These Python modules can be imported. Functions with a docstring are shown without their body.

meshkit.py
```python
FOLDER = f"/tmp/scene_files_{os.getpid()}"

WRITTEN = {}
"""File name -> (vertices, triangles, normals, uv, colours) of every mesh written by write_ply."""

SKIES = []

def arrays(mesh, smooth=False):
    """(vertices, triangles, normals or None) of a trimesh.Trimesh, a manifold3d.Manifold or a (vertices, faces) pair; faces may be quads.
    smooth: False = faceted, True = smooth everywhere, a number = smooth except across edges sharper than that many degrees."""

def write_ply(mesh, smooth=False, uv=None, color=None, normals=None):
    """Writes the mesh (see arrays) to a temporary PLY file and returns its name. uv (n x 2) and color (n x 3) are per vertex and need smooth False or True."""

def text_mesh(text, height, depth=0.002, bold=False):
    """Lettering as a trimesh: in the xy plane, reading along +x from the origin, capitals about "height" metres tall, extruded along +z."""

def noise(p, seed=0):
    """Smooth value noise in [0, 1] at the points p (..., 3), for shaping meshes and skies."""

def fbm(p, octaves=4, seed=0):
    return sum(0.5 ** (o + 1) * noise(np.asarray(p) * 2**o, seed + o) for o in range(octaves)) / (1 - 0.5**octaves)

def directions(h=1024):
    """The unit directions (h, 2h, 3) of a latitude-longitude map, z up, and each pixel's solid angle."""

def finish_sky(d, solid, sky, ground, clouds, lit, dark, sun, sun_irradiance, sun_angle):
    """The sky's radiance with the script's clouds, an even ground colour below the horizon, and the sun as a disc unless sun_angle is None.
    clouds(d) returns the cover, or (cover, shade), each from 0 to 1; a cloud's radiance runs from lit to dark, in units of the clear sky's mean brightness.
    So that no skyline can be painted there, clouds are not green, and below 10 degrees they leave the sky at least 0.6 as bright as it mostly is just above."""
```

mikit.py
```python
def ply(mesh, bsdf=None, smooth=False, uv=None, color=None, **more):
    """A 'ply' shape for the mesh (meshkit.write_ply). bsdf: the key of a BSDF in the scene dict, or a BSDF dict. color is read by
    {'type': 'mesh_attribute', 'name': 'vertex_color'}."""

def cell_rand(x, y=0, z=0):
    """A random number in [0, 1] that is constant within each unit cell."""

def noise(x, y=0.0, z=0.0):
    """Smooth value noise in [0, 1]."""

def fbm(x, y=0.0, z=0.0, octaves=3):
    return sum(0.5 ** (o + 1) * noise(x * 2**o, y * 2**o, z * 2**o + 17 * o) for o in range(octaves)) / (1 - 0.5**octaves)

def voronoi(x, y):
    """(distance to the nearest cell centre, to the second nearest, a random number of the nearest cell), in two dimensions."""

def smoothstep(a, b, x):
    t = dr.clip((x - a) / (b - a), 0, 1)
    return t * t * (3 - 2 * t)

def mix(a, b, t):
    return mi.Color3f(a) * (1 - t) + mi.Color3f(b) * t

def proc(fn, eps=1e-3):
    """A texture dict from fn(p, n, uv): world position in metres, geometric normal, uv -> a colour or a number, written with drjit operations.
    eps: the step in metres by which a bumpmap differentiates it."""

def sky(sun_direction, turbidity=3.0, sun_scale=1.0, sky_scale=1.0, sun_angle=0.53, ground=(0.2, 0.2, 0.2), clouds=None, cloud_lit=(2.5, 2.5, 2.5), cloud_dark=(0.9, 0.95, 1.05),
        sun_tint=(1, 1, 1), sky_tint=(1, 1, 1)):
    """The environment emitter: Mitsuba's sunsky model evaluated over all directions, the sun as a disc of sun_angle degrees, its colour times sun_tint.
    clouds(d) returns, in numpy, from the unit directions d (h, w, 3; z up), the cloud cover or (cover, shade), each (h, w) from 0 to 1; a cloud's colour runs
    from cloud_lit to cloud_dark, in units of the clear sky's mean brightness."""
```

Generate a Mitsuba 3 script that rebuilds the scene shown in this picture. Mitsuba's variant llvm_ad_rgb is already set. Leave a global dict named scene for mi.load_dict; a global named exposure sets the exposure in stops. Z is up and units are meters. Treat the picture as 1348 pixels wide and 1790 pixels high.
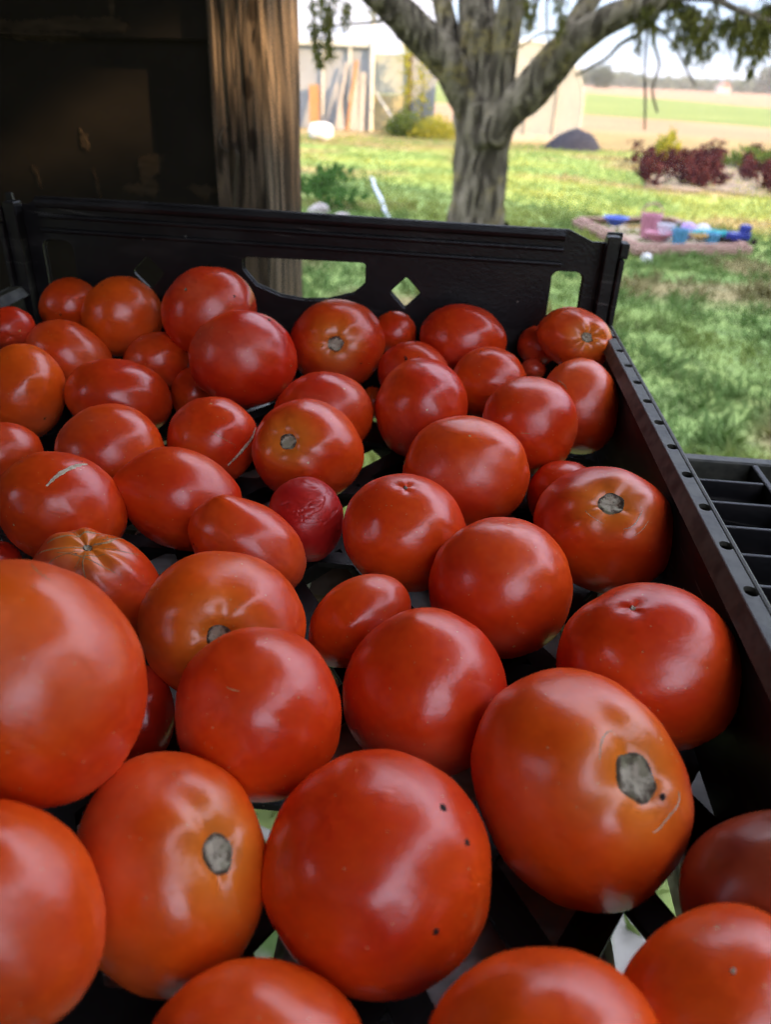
import math, random
import numpy as np, trimesh, mitsuba as mi, drjit as dr, mikit, meshkit
from shapely.geometry import Polygon, LineString, box
from shapely.ops import unary_union
from shapely import affinity
from mikit import noise, fbm, cell_rand, smoothstep, mix

T = mi.ScalarTransform4f
scene, labels = {}, {}

# ------------------------------------------------------------------ camera, sky, exposure
EYE = np.array([-0.1221, -0.6148, 1.2500])
FWD = np.array([-0.06505, 0.86507, -0.49742])
UP = np.array([-0.08232, 0.49212, 0.86662])
scene['air'] = {'type': 'homogeneous', 'albedo': {'type': 'rgb', 'value': [0.95, 0.95, 0.95]}, 'sigma_t': {'type': 'rgb', 'value': [0.0004, 0.0004, 0.0004]}}
scene['camera'] = {
    'type': 'thinlens', 'fov': 53.62, 'fov_axis': 'x', 'aperture_radius': 0.0013, 'focus_distance': 0.36,
    'medium': {'type': 'ref', 'id': 'air'},
    'near_clip': 0.02, 'far_clip': 3000.0,
    'to_world': T().look_at(origin=EYE.tolist(), target=(EYE + FWD).tolist(), up=UP.tolist())}
SUN = np.array([0.748, -0.524, 0.407])
def veil(d):      # a thin, uneven high veil over the whole sky
    n = meshkit.fbm(d * np.array([3.0, 3.0, 7.0]), 4, 3)
    up = np.clip((d[..., 2] - 0.18) / 0.34, 0, 1)      # thicker and duller towards the horizon
    return 0.80 + 0.15 * n, 0.10 + 0.2 * n + 0.75 * (1 - up * up * (3 - 2 * up))
scene['sky'] = mikit.sky(SUN.tolist(), turbidity=3.0, sun_scale=0.52, sun_tint=(1.0, 0.91, 0.74), clouds=veil, cloud_lit=(3.2, 3.45, 4.3), cloud_dark=(0.50, 0.62, 0.88))
exposure = 4.2

# ------------------------------------------------------------------ materials
def P(c, rough=0.6, spec=0.3, **k):
    d = {'type': 'principled', 'base_color': c if isinstance(c, dict) else {'type': 'rgb', 'value': list(c)}, 'roughness': rough, 'specular': spec}
    d.update(k)
    return d

def two(d):
    return {'type': 'twosided', 'b': d}

def mat(key, d):
    scene[key] = d
    return key

def spots(p, cell, radius, share, salt):
    """1 inside small round specks: one cell in a hundred of a cubic grid holds one."""
    q = [p.x / cell, p.y / cell, p.z / cell]
    i = [dr.floor(v) for v in q]
    h = cell_rand(i[0] + salt, i[1], i[2])
    o = [0.3 + 0.4 * cell_rand(i[0] + 7 * k + 31, i[1] + salt, i[2] + k) for k in range(3)]
    d2 = sum(dr.square(q[k] - i[k] - o[k]) for k in range(3))
    return dr.select(h < share, 1.0 - smoothstep(radius * 0.7, radius, dr.sqrt(d2)), 0.0)

def tomato_colour(p, n, uv):
    # uv.x: ripeness of the fruit (0 deep red, 1 orange); uv.y: angle from the stem end / pi
    h = uv.x + 0.62 * (fbm(p.x * 24, p.y * 24, p.z * 24, 3) - 0.5) + 0.12 * (noise(p.x * 420, p.y * 420, p.z * 420) - 0.5)
    c = mix((0.500, 0.0160, 0.0040), (0.740, 0.104, 0.0060), smoothstep(0.1, 1.0, h))
    shoulder = 1.0 - smoothstep(0.03, 0.22 + 0.10 * fbm(p.x * 90, p.y * 90, p.z * 90, 2), uv.y)
    c = mix(c, (0.60, 0.22, 0.022), shoulder * 0.55)
    pale = spots(p, 0.0028, 0.16, 0.22, 3) * 0.42 + spots(p, 0.0085, 0.10, 0.10, 11) * 0.8
    c = mix(c, (0.62, 0.36, 0.16), pale)
    dust = smoothstep(0.50, 0.78, fbm(p.x * 34 + 5, p.y * 34, p.z * 34, 4)) * (0.35 + 0.65 * noise(p.x * 1300, p.y * 1300, p.z * 1300))
    c = mix(c, (0.55, 0.36, 0.26), dust * 0.10)
    dark = spots(p, 0.0130, 0.075, 0.10, 23)
    return mix(c, (0.035, 0.012, 0.010), dark * 0.85)

def tomato_rough(p, n, uv):
    return 0.145 + 0.20 * fbm(p.x * 34 + 5, p.y * 34, p.z * 34, 4) + 0.06 * noise(p.x * 900, p.y * 900, p.z * 900)

def tomato_bump(p, n, uv):
    return 0.6 * noise(p.x * 700, p.y * 700, p.z * 700) + 0.4 * noise(p.x * 1500, p.y * 1500, p.z * 1500)

mat('tomato_skin', {'type': 'bumpmap', 'tex': mikit.proc(tomato_bump, 2e-4), 'scale': 0.00006,
                    'b': P(mikit.proc(tomato_colour), mikit.proc(tomato_rough), 0.62)})

def wrinkle(p, n, uv):
    w = noise(p.x * 90, p.y * 90, p.z * 90)
    a = fbm(p.x * 120 + 2.5 * w, p.y * 70, p.z * 330 + 2.5 * w, 2)
    keep = smoothstep(0.35, 0.6, noise(p.x * 55 + 4, p.y * 55, p.z * 55) + 0.15)
    return (1 - smoothstep(0.0, 0.10, dr.abs(a - 0.5))) * keep

mat('wrinkled_skin', {'type': 'bumpmap', 'tex': mikit.proc(wrinkle, 3e-4), 'scale': -0.0003,
                      'b': P(mikit.proc(lambda p, n, uv: mix((0.33, 0.006, 0.009), (0.42, 0.018, 0.010), fbm(p.x * 70, p.y * 70, p.z * 70))), 0.33, 0.5)})

def bruised(p, n, uv):
    h = fbm(p.x * 60, p.y * 60, p.z * 60, 3)
    c = mix((0.16, 0.012, 0.008), (0.27, 0.050, 0.012), h)
    return mix(c, (0.20, 0.115, 0.055), smoothstep(0.28, 0.10, uv.y + 0.25 * (fbm(p.x * 140, p.y * 140, p.z * 140) - 0.5)))

mat('bruised_skin', P(mikit.proc(bruised), 0.33, 0.5))

def cork(p, n, uv):      # uv.y: 0 in the middle of the scar, 1 at its brown edge
    h = 0.55 * fbm(p.x * 900, p.y * 900, p.z * 900, 3) + 0.45 * noise(p.x * 330, p.y * 330, p.z * 330) + 0.17 - 0.36 * smoothstep(0.40, 1.0, uv.y)
    c = mix((0.085, 0.058, 0.038), (0.47, 0.41, 0.30), smoothstep(0.30, 0.66, h))
    return mix(c, (0.22, 0.21, 0.12), smoothstep(0.55, 0.8, noise(p.x * 300, p.y * 300, p.z * 300 + 5)) * 0.6)

mat('cork', {'type': 'bumpmap', 'tex': mikit.proc(lambda p, n, uv: fbm(p.x * 700, p.y * 700, p.z * 700, 3), 2e-4), 'scale': 0.0004, 'b': P(mikit.proc(cork), 0.85, 0.15)})
mat('pale_cork', P(mikit.proc(lambda p, n, uv: mix((0.30, 0.17, 0.09), (0.66, 0.56, 0.42), fbm(p.x * 600, p.y * 600, p.z * 600, 3))), 0.7, 0.2))
mat('tan_cork', P(mikit.proc(lambda p, n, uv: mix((0.28, 0.075, 0.03), (0.50, 0.30, 0.13), fbm(p.x * 400, p.y * 400, p.z * 400, 3))), 0.55, 0.3))
mat('black_speck', P((0.02, 0.012, 0.010), 0.7, 0.2))

def plastic(p, n, uv):
    dust = spots(p, 0.006, 0.11, 0.10, 5) * 0.5 + spots(p, 0.016, 0.09, 0.12, 9)
    film = smoothstep(0.45, 0.80, fbm(p.x * 26, p.y * 26, p.z * 60, 4))
    scratch = smoothstep(0.80, 0.92, noise(p.x * 60 + p.z * 500, p.y * 60 + p.z * 180, p.z * 50)) * smoothstep(0.5, 0.8, noise(p.x * 20, p.y * 20, p.z * 20))
    c = mix((0.0060, 0.0052, 0.0056), (0.016, 0.0135, 0.0130), film)
    c = mix(c, (0.07, 0.065, 0.06), scratch * 0.6)
    return mix(c, (0.26, 0.23, 0.19), dust * 0.55)

mat('black_plastic', {'type': 'bumpmap', 'tex': mikit.proc(lambda p, n, uv: fbm(p.x * 500, p.y * 500, p.z * 500, 2), 3e-4), 'scale': 0.00025,
                      'b': P(mikit.proc(plastic), mikit.proc(lambda p, n, uv: 0.36 + 0.2 * fbm(p.x * 40, p.y * 40, p.z * 40)), 0.3)})
mat('dusty_plastic', P(mikit.proc(lambda p, n, uv: mix((0.012, 0.011, 0.009), (0.058, 0.055, 0.040), 0.25 + 0.75 * smoothstep(0.25, 0.75, fbm(p.x * 110, p.y * 110, p.z * 110, 4)))), 0.5, 0.4))

def wood(axis, dark, light, scale=1.0, checks=False):
    def fn(p, n, uv):
        a, b, c = (p.x, p.y, p.z) if axis == 0 else (p.z, p.x, p.y)
        w = fbm(a * 2.0 * scale, b * 9 * scale, c * 9 * scale, 3)
        g = fbm(a * 3.0 * scale, b * 95 * scale + 6 * w, c * 95 * scale + 6 * w, 3)
        f = noise(a * 12 * scale, b * 330 * scale, c * 330 * scale)
        k = smoothstep(0.25, 0.78, 0.75 * g + 0.25 * f)
        col = mix(dark, light, k)
        if checks:
            line = dr.abs(fbm(a * 2.2 + 7, b * 42 + 3 * w, c * 42 + 3 * w, 2) - 0.5)
            col = mix(col, (0.010, 0.007, 0.005), (1 - smoothstep(0.008, 0.035, line)) * smoothstep(0.45, 0.6, noise(a * 5 + 2, b * 18, c * 18)))
            for kz, kx, ky in ((1.225, -0.430, 0.570), (1.315, -0.418, 0.565), (1.160, -0.425, 0.570), (1.265, -0.362, 0.62), (0.80, -0.43, 0.57)):
                q = dr.sqrt(dr.square((a - kz) / 0.020) + dr.square((b - kx) / 0.011) + dr.square((c - ky) / 0.05)) + 0.5 * (w - 0.5)
                col = mix(col, (0.020, 0.012, 0.008), 0.85 * (1 - smoothstep(0.55, 1.0, q)))
        return col
    return fn

def wood_bump(axis):
    def fn(p, n, uv):
        a, b, c = (p.x, p.y, p.z) if axis == 0 else (p.z, p.x, p.y)
        w = fbm(a * 2.0, b * 9, c * 9, 3)
        return fbm(a * 3.0, b * 95 + 6 * w, c * 95 + 6 * w, 3)
    return fn

mat('post_wood', {'type': 'bumpmap', 'tex': mikit.proc(wood_bump(2), 5e-4), 'scale': 0.008, 'b': P(mikit.proc(wood(2, (0.022, 0.015, 0.011), (0.235, 0.165, 0.118), 1.5, True)), 0.8, 0.2)})
mat('grey_wood', {'type': 'bumpmap', 'tex': mikit.proc(wood_bump(0), 5e-4), 'scale': 0.005, 'b': P(mikit.proc(wood(0, (0.34, 0.33, 0.31), (0.74, 0.72, 0.69))), 0.85, 0.15)})

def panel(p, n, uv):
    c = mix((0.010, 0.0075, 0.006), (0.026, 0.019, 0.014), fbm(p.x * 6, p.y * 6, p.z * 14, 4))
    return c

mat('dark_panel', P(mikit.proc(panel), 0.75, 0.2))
mat('bare_ply', P(mikit.proc(lambda p, n, uv: mix((0.020, 0.0135, 0.009), (0.068, 0.046, 0.030), fbm(p.x * 30, p.y * 30, p.z * 160, 3))), 0.85, 0.15))
mat('shed_wood', two(P(mikit.proc(wood(0, (0.05, 0.035, 0.025), (0.14, 0.10, 0.07), 0.4)), 0.85, 0.15)))
mat('rusty_iron', P((0.10, 0.075, 0.06), 0.5, 0.5, metallic=0.4))

def bark(p, n, uv):
    r = fbm(p.x * 30 + 1.2 * noise(p.x * 8, p.y * 8, p.z * 7), p.y * 30, p.z * 3.2, 4)
    c = mix((0.050, 0.040, 0.027), (0.245, 0.205, 0.145), smoothstep(0.34, 0.68, r))
    lichen = smoothstep(0.56, 0.72, fbm(p.x * 5 + 3, p.y * 5, p.z * 4, 4)) * smoothstep(0.35, 0.6, noise(p.x * 60, p.y * 60, p.z * 60))
    return mix(c, (0.30, 0.235, 0.085), lichen * 0.75)

mat('bark', {'type': 'bumpmap', 'tex': mikit.proc(lambda p, n, uv: fbm(p.x * 30 + 1.2 * noise(p.x * 8, p.y * 8, p.z * 7), p.y * 30, p.z * 3.2, 4), 4e-3), 'scale': 0.12, 'b': P(mikit.proc(bark), 0.9, 0.1)})

def leaf(key, a, b, trans=0.7):
    mat(key, {'type': 'principledthin', 'base_color': mikit.proc(lambda p, n, uv: mix(a, b, fbm(p.x * 14, p.y * 14, p.z * 14, 2))), 'roughness': 0.55, 'diff_trans': trans, 'spec_trans': 0.0})

leaf('willow_leaf', (0.055, 0.075, 0.018), (0.20, 0.18, 0.04), 0.45)
leaf('bush_leaf', (0.05, 0.085, 0.022), (0.13, 0.17, 0.04))
leaf('vine_leaf', (0.22, 0.24, 0.035), (0.42, 0.38, 0.05), 0.9)
leaf('weed_leaf', (0.045, 0.10, 0.025), (0.09, 0.17, 0.04))
leaf('burgundy_leaf', (0.034, 0.010, 0.014), (0.095, 0.035, 0.036), 0.25)
leaf('far_leaf', (0.045, 0.065, 0.035), (0.085, 0.105, 0.055))
leaf('shade_leaf', (0.04, 0.07, 0.02), (0.08, 0.12, 0.03), 0.5)

def grass_colour(p, n, uv):
    f = fbm(p.x * 1.1, p.y * 1.1, 0.0, 3)
    c = mix((0.180, 0.285, 0.090), (0.360, 0.400, 0.110), smoothstep(0.30, 0.70, f))
    dry = smoothstep(0.56, 0.72, fbm(p.x * 0.7 + 20, p.y * 1.0 + 4, 0.0, 4))
    c = mix(c, (0.34, 0.25, 0.135), dry * 0.7)
    return mix(c, (0.23, 0.22, 0.09), 0.5 * cell_rand(p.x * 45, p.y * 45) * cell_rand(p.x * 45, p.y * 45, 3.0))

mat('grass_blade', {'type': 'principledthin', 'base_color': mikit.proc(grass_colour), 'roughness': 0.45, 'diff_trans': 0.9, 'spec_trans': 0.0})

def field_colour(p, n, uv):
    w = 3.0 * (fbm(p.x * 0.08, p.y * 0.08, 0.0, 3) - 0.5)
    f = fbm(p.x * 1.3, p.y * 1.3, 0.0, 4)
    fine = fbm(p.x * 16, p.y * 16, 0.0, 3)
    lawn = mix(mix((0.150, 0.235, 0.080), (0.300, 0.335, 0.095), f), (0.30, 0.22, 0.12), smoothstep(0.55, 0.72, fbm(p.x * 0.7 + 20, p.y * 1.0 + 4, 0.0, 4)) * 0.8)
    lawn = mix(lawn, (0.045, 0.060, 0.028), smoothstep(0.45, 0.75, fine) * 0.45)
    straw = mix((0.13, 0.100, 0.048), (0.21, 0.158, 0.078), fbm(p.x * 0.6, p.y * 0.35, 0.0, 4))
    stubble = mix((0.155, 0.105, 0.066), (0.215, 0.150, 0.094), fbm(p.x * 0.3, p.y * 0.5, 0.0, 4))
    crop = mix((0.078, 0.105, 0.034), (0.130, 0.150, 0.055), fbm(p.x * 0.25, p.y * 0.5, 0.0, 4))
    far = mix((0.155, 0.105, 0.066), (0.205, 0.142, 0.092), fbm(p.x * 0.05, p.y * 0.1, 0.0, 3))
    soil = mix((0.15, 0.09, 0.06), (0.21, 0.13, 0.085), fbm(p.x * 0.02, p.y * 0.06, 0.0, 3))
    y = p.y + w
    c = mix(lawn, straw, smoothstep(16.0, 18.0, y - 0.25 * p.x))
    c = mix(c, stubble, smoothstep(25.0, 29.0, y + 0.3 * p.x))
    c = mix(c, crop, smoothstep(43.0, 46.0, y + p.x))
    c = mix(c, far, smoothstep(205.0, 225.0, y + 5.5 * p.x))
    return mix(c, soil, smoothstep(230.0, 250.0, y + 0.2 * p.x))

mat('field_soil', P(mikit.proc(field_colour), 0.95, 0.05))
mat('packed_earth', P(mikit.proc(lambda p, n, uv: mix(mix((0.22, 0.20, 0.17), (0.44, 0.41, 0.36), fbm(p.x * 22, p.y * 22, 0.0, 4)), (0.10, 0.16, 0.05), smoothstep(0.52, 0.62, fbm(p.x * 9 + 3, p.y * 9, 0.0, 3)))), 0.95, 0.05))
mat('bed_soil', P(mikit.proc(lambda p, n, uv: mix((0.10, 0.075, 0.055), (0.27, 0.215, 0.165), fbm(p.x * 5, p.y * 5, 0.0, 4))), 0.95, 0.05))
mat('poly_film', two(P(mikit.proc(lambda p, n, uv: mix((0.19, 0.195, 0.205), (0.32, 0.325, 0.335), fbm(p.x * 2.0, p.y * 2.0, p.z * 1.4, 4))), 0.4, 0.4)))
mat('grey_film', two(P(mikit.proc(lambda p, n, uv: mix((0.26, 0.27, 0.23), (0.40, 0.40, 0.34), fbm(p.x * 2.4, p.y * 2.4, p.z * 1.8, 4))), 0.5, 0.4)))
mat('olive_board', P(mikit.proc(lambda p, n, uv: mix((0.25, 0.21, 0.11), (0.42, 0.36, 0.20), fbm(p.x * 4, p.y * 4, p.z * 3, 4))), 0.8, 0.2))
mat('white_paint', P(mikit.proc(lambda p, n, uv: mix((0.42, 0.40, 0.35), (0.58, 0.56, 0.50), fbm(p.x * 8, p.y * 8, p.z * 3))), 0.5, 0.4))
mat('orange_board', P(mikit.proc(lambda p, n, uv: mix((0.24, 0.11, 0.04), (0.36, 0.18, 0.07), fbm(p.x * 9, p.y * 9, p.z * 2))), 0.7, 0.2))
mat('pale_board', P(mikit.proc(lambda p, n, uv: mix((0.24, 0.21, 0.175), (0.42, 0.37, 0.31), fbm(p.x * 14, p.y * 14, p.z * 2))), 0.8, 0.2))
mat('sandbox_board', P(mikit.proc(wood(0, (0.24, 0.13, 0.10), (0.42, 0.27, 0.21), 0.5)), 0.75, 0.2))
mat('sand', P(mikit.proc(lambda p, n, uv: mix((0.25, 0.19, 0.13), (0.42, 0.34, 0.25), fbm(p.x * 20, p.y * 20, 0.0, 4))), 0.95, 0.1))
mat('hoop_film', two(P(mikit.proc(lambda p, n, uv: mix((0.165, 0.170, 0.170), (0.270, 0.275, 0.270), fbm(p.x * 2.0, p.y * 2.0, p.z * 1.4, 4))), 0.4, 0.4)))
mat('tarp', P(mikit.proc(lambda p, n, uv: mix((0.012, 0.012, 0.018), (0.030, 0.030, 0.042), fbm(p.x * 6, p.y * 6, p.z * 6, 4))), 0.7, 0.12))
mat('hose_plastic', P((0.40, 0.43, 0.47), 0.4, 0.5))
mat('stone', P(mikit.proc(lambda p, n, uv: mix((0.24, 0.20, 0.18), (0.48, 0.43, 0.40), fbm(p.x * 30, p.y * 30, p.z * 30, 4))), 0.85, 0.2))
mat('white_cloth', P((0.60, 0.585, 0.56), 0.7, 0.2))
for n_, c_ in dict(toy_blue=(0.04, 0.09, 0.42), toy_pink=(0.48, 0.20, 0.26), toy_white=(0.52, 0.50, 0.55), toy_cyan=(0.07, 0.24, 0.38), toy_yellow=(0.45, 0.29, 0.08),
                   toy_purple=(0.40, 0.24, 0.55), toy_teal=(0.03, 0.36, 0.38), toy_navy=(0.02, 0.03, 0.22), toy_red=(0.45, 0.06, 0.08), roof_red=(0.30, 0.12, 0.08)).items():
    mat(n_, P(c_, 0.4, 0.4))

# ------------------------------------------------------------------ helpers
def numbered(name):
    if name not in USED:
        USED[name] = 0
        return name
    USED[name] += 1
    return '%s_%03d' % (name, USED[name])
USED = {}

def thing(name, label=None, cat=None, group=None, kind=None):
    key = numbered(name)
    labels[key] = {}
    for k, v in (('label', label), ('category', cat), ('group', group), ('kind', kind)):
        if v:
            labels[key][k] = v
    return key

def part(parent, name, mesh, m, smooth=False, uv=None, label=None, kind=None):
    key = numbered(parent + '__' + name)
    scene[key] = mikit.ply(mesh, m, smooth, uv)
    if label or kind:
        labels[key] = {k: v for k, v in (('label', label), ('kind', kind)) if v}
    return key

def whole(key, mesh, m, smooth=False, uv=None):
    scene[key] = mikit.ply(mesh, m, smooth, uv)
    return key

def mesh_of(*ms):
    return trimesh.util.concatenate(list(ms))

def bevel_box(sx, sy, sz, b=0.003):
    """A box with chamfered edges, centred."""
    x, y, z = sx / 2, sy / 2, sz / 2
    b = min(b, x * 0.9, y * 0.9, z * 0.9)
    v = []
    for s in np.array(np.meshgrid([-1, 1], [-1, 1], [-1, 1])).T.reshape(-1, 3):
        v += [[s[0] * x, s[1] * (y - b), s[2] * (z - b)], [s[0] * (x - b), s[1] * y, s[2] * (z - b)], [s[0] * (x - b), s[1] * (y - b), s[2] * z]]
    return trimesh.convex.convex_hull(np.array(v))

def place(m, pos=(0, 0, 0), rz=0.0, rot=None):
    m = m.copy()
    if rot is not None:
        m.apply_transform(rot)
    if rz:
        m.apply_transform(trimesh.transformations.rotation_matrix(rz, [0, 0, 1]))
    m.apply_translation(pos)
    return m

def boxab(a, b, bev=0.002):
    a, b = np.minimum(a, b), np.maximum(a, b)
    return place(bevel_box(*(b - a), bev), (a + b) / 2)

def tube(points, radii, sides=10, rough=0.0, seed=0, sub=4, cap=True):
    """A tapering tube along a smooth curve through the points."""
    p = np.asarray(points, float)
    r = np.broadcast_to(np.asarray(radii, float), (len(p),)).copy()
    if len(p) > 2 and sub > 1:
        t = np.arange(len(p))
        tt = np.linspace(0, len(p) - 1, (len(p) - 1) * sub + 1)
        from scipy.interpolate import PchipInterpolator
        p, r = PchipInterpolator(t, p)(tt), PchipInterpolator(t, r)(tt)
    d = np.gradient(p, axis=0)
    d /= np.linalg.norm(d, axis=1, keepdims=True) + 1e-12
    ref = np.array([0.31, 0.95, 0.05]) if abs(d.mean(0)[2]) > 0.6 else np.array([0.05, 0.02, 1.0])
    a = np.cross(d, ref); a /= np.linalg.norm(a, axis=1, keepdims=True)
    b = np.cross(d, a)
    ang = np.arange(sides) * 2 * np.pi / sides
    v = p[:, None] + r[:, None, None] * (np.cos(ang)[None, :, None] * a[:, None] + np.sin(ang)[None, :, None] * b[:, None])
    if rough:
        k = meshkit.fbm(v * np.array([7, 7, 2.2]) + seed, 3, seed) - 0.5
        k2 = meshkit.fbm(v * np.array([22, 22, 5]) + seed, 2, seed) - 0.5
        v = p[:, None] + (v - p[:, None]) * (1 + rough * (k + 0.45 * k2))[..., None]
    i, j = np.meshgrid(np.arange(len(p) - 1), np.arange(sides), indexing='ij')
    q = np.stack([i * sides + j, i * sides + (j + 1) % sides, (i + 1) * sides + (j + 1) % sides, (i + 1) * sides + j], -1).reshape(-1, 4)
    f = np.vstack([q[:, [0, 1, 2]], q[:, [0, 2, 3]]])
    v = v.reshape(-1, 3)
    if cap:
        n = len(v)
        v = np.vstack([v, p[:1], p[-1:]])
        jj = np.arange(sides)
        last = (len(p) - 1) * sides
        f = np.vstack([f, np.stack([np.full(sides, n), (jj + 1) % sides, jj], 1), np.stack([np.full(sides, n + 1), last + jj, last + (jj + 1) % sides], 1)])
    m = trimesh.Trimesh(v, f, process=False)
    m.fix_normals() if len(m.faces) < 4000 else None
    return m

def lathe(profile, sides=20):
    m = trimesh.creation.revolve(np.array(profile, float), sections=sides)
    return m

def extrude(poly, h):
    polys = getattr(poly, 'geoms', [poly])
    return trimesh.util.concatenate([trimesh.creation.extrude_polygon(g, h, engine='earcut') for g in polys])

def rounded(x0, y0, x1, y1, r):
    return box(x0 + r, y0 + r, x1 - r, y1 - r).buffer(r, quad_segs=5)

def leaves(pos, direction, length, width, rng, bend=0.25):
    """One small folded blade (two triangles wide, four in all) per position, as (vertices, faces)."""
    pos, d = np.asarray(pos, float), np.asarray(direction, float)
    n = len(pos)
    d = d / (np.linalg.norm(d, axis=1, keepdims=True) + 1e-9)
    side = np.cross(d, rng.normal(size=(n, 3)))
    side /= np.linalg.norm(side, axis=1, keepdims=True) + 1e-9
    nrm = np.cross(d, side)
    L, W = np.broadcast_to(length, n)[:, None], np.broadcast_to(width, n)[:, None]
    mid = pos + d * L * 0.5 + nrm * L * bend * 0.3
    v = np.stack([pos, mid + side * W / 2, pos + d * L - nrm * L * bend * 0.2, mid - side * W / 2], 1).reshape(-1, 3)
    b = np.arange(n)[:, None] * 4
    return v, np.vstack([b + [0, 1, 2], b + [0, 2, 3]])

def join(vf):
    at, V, F = 0, [], []
    for v, f in vf:
        V.append(v); F.append(np.asarray(f) + at); at += len(v)
    return trimesh.Trimesh(np.vstack(V), np.vstack(F), process=False)

# ------------------------------------------------------------------ ground
RIM = 1.0847          # height of the crate's side rim
FLOOR = RIM - 0.0775  # height of the crate's floor
TABLE = 0.989
E1, E2, EZ = np.array([0.914, -0.407, 0.0]), np.array([0.407, 0.914, 0.0]), np.array([0, 0, 1.0])
CORNER = np.array([-0.406, 0.560, 0.0])   # near corner of the shelter's post; E1 runs along the front, E2 out to the lawn
TURN = math.atan2(-0.407, 0.914)

key = thing('ground', kind='structure')
g = np.concatenate([-np.geomspace(900, 3, 30), np.linspace(-2.5, 2.5, 9), np.geomspace(3, 900, 30)])
gx, gy = np.meshgrid(g, g + 8)
gz = 0.10 * (meshkit.fbm(np.stack([gx * 0.12, gy * 0.12, gx * 0], -1), 3, 2) - 0.5) * np.clip((np.hypot(gx, gy) - 9) / 12, 0, 1) * (np.hypot(gx, gy) < 120)
nn = len(g)
ii, jj = np.meshgrid(np.arange(nn - 1), np.arange(nn - 1), indexing='ij')
q = np.stack([ii * nn + jj, ii * nn + jj + 1, (ii + 1) * nn + jj + 1, (ii + 1) * nn + jj], -1).reshape(-1, 4)
whole(key, trimesh.Trimesh(np.stack([gx, gy, gz], -1).reshape(-1, 3), np.vstack([q[:, [0, 1, 2]], q[:, [0, 2, 3]]]), process=False), 'field_soil', True)

key = thing('earth_floor', kind='structure')      # trodden, mossy ground under the table
a_ = np.linspace(0, 2 * np.pi, 60, endpoint=False)
whole(key, extrude(Polygon(np.stack([-0.6 + 1.75 * np.cos(a_) * (1 + 0.08 * np.sin(5 * a_)), -0.95 + 1.35 * np.sin(a_) * (1 + 0.08 * np.cos(7 * a_))], 1)), 0.006), 'packed_earth')
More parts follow.
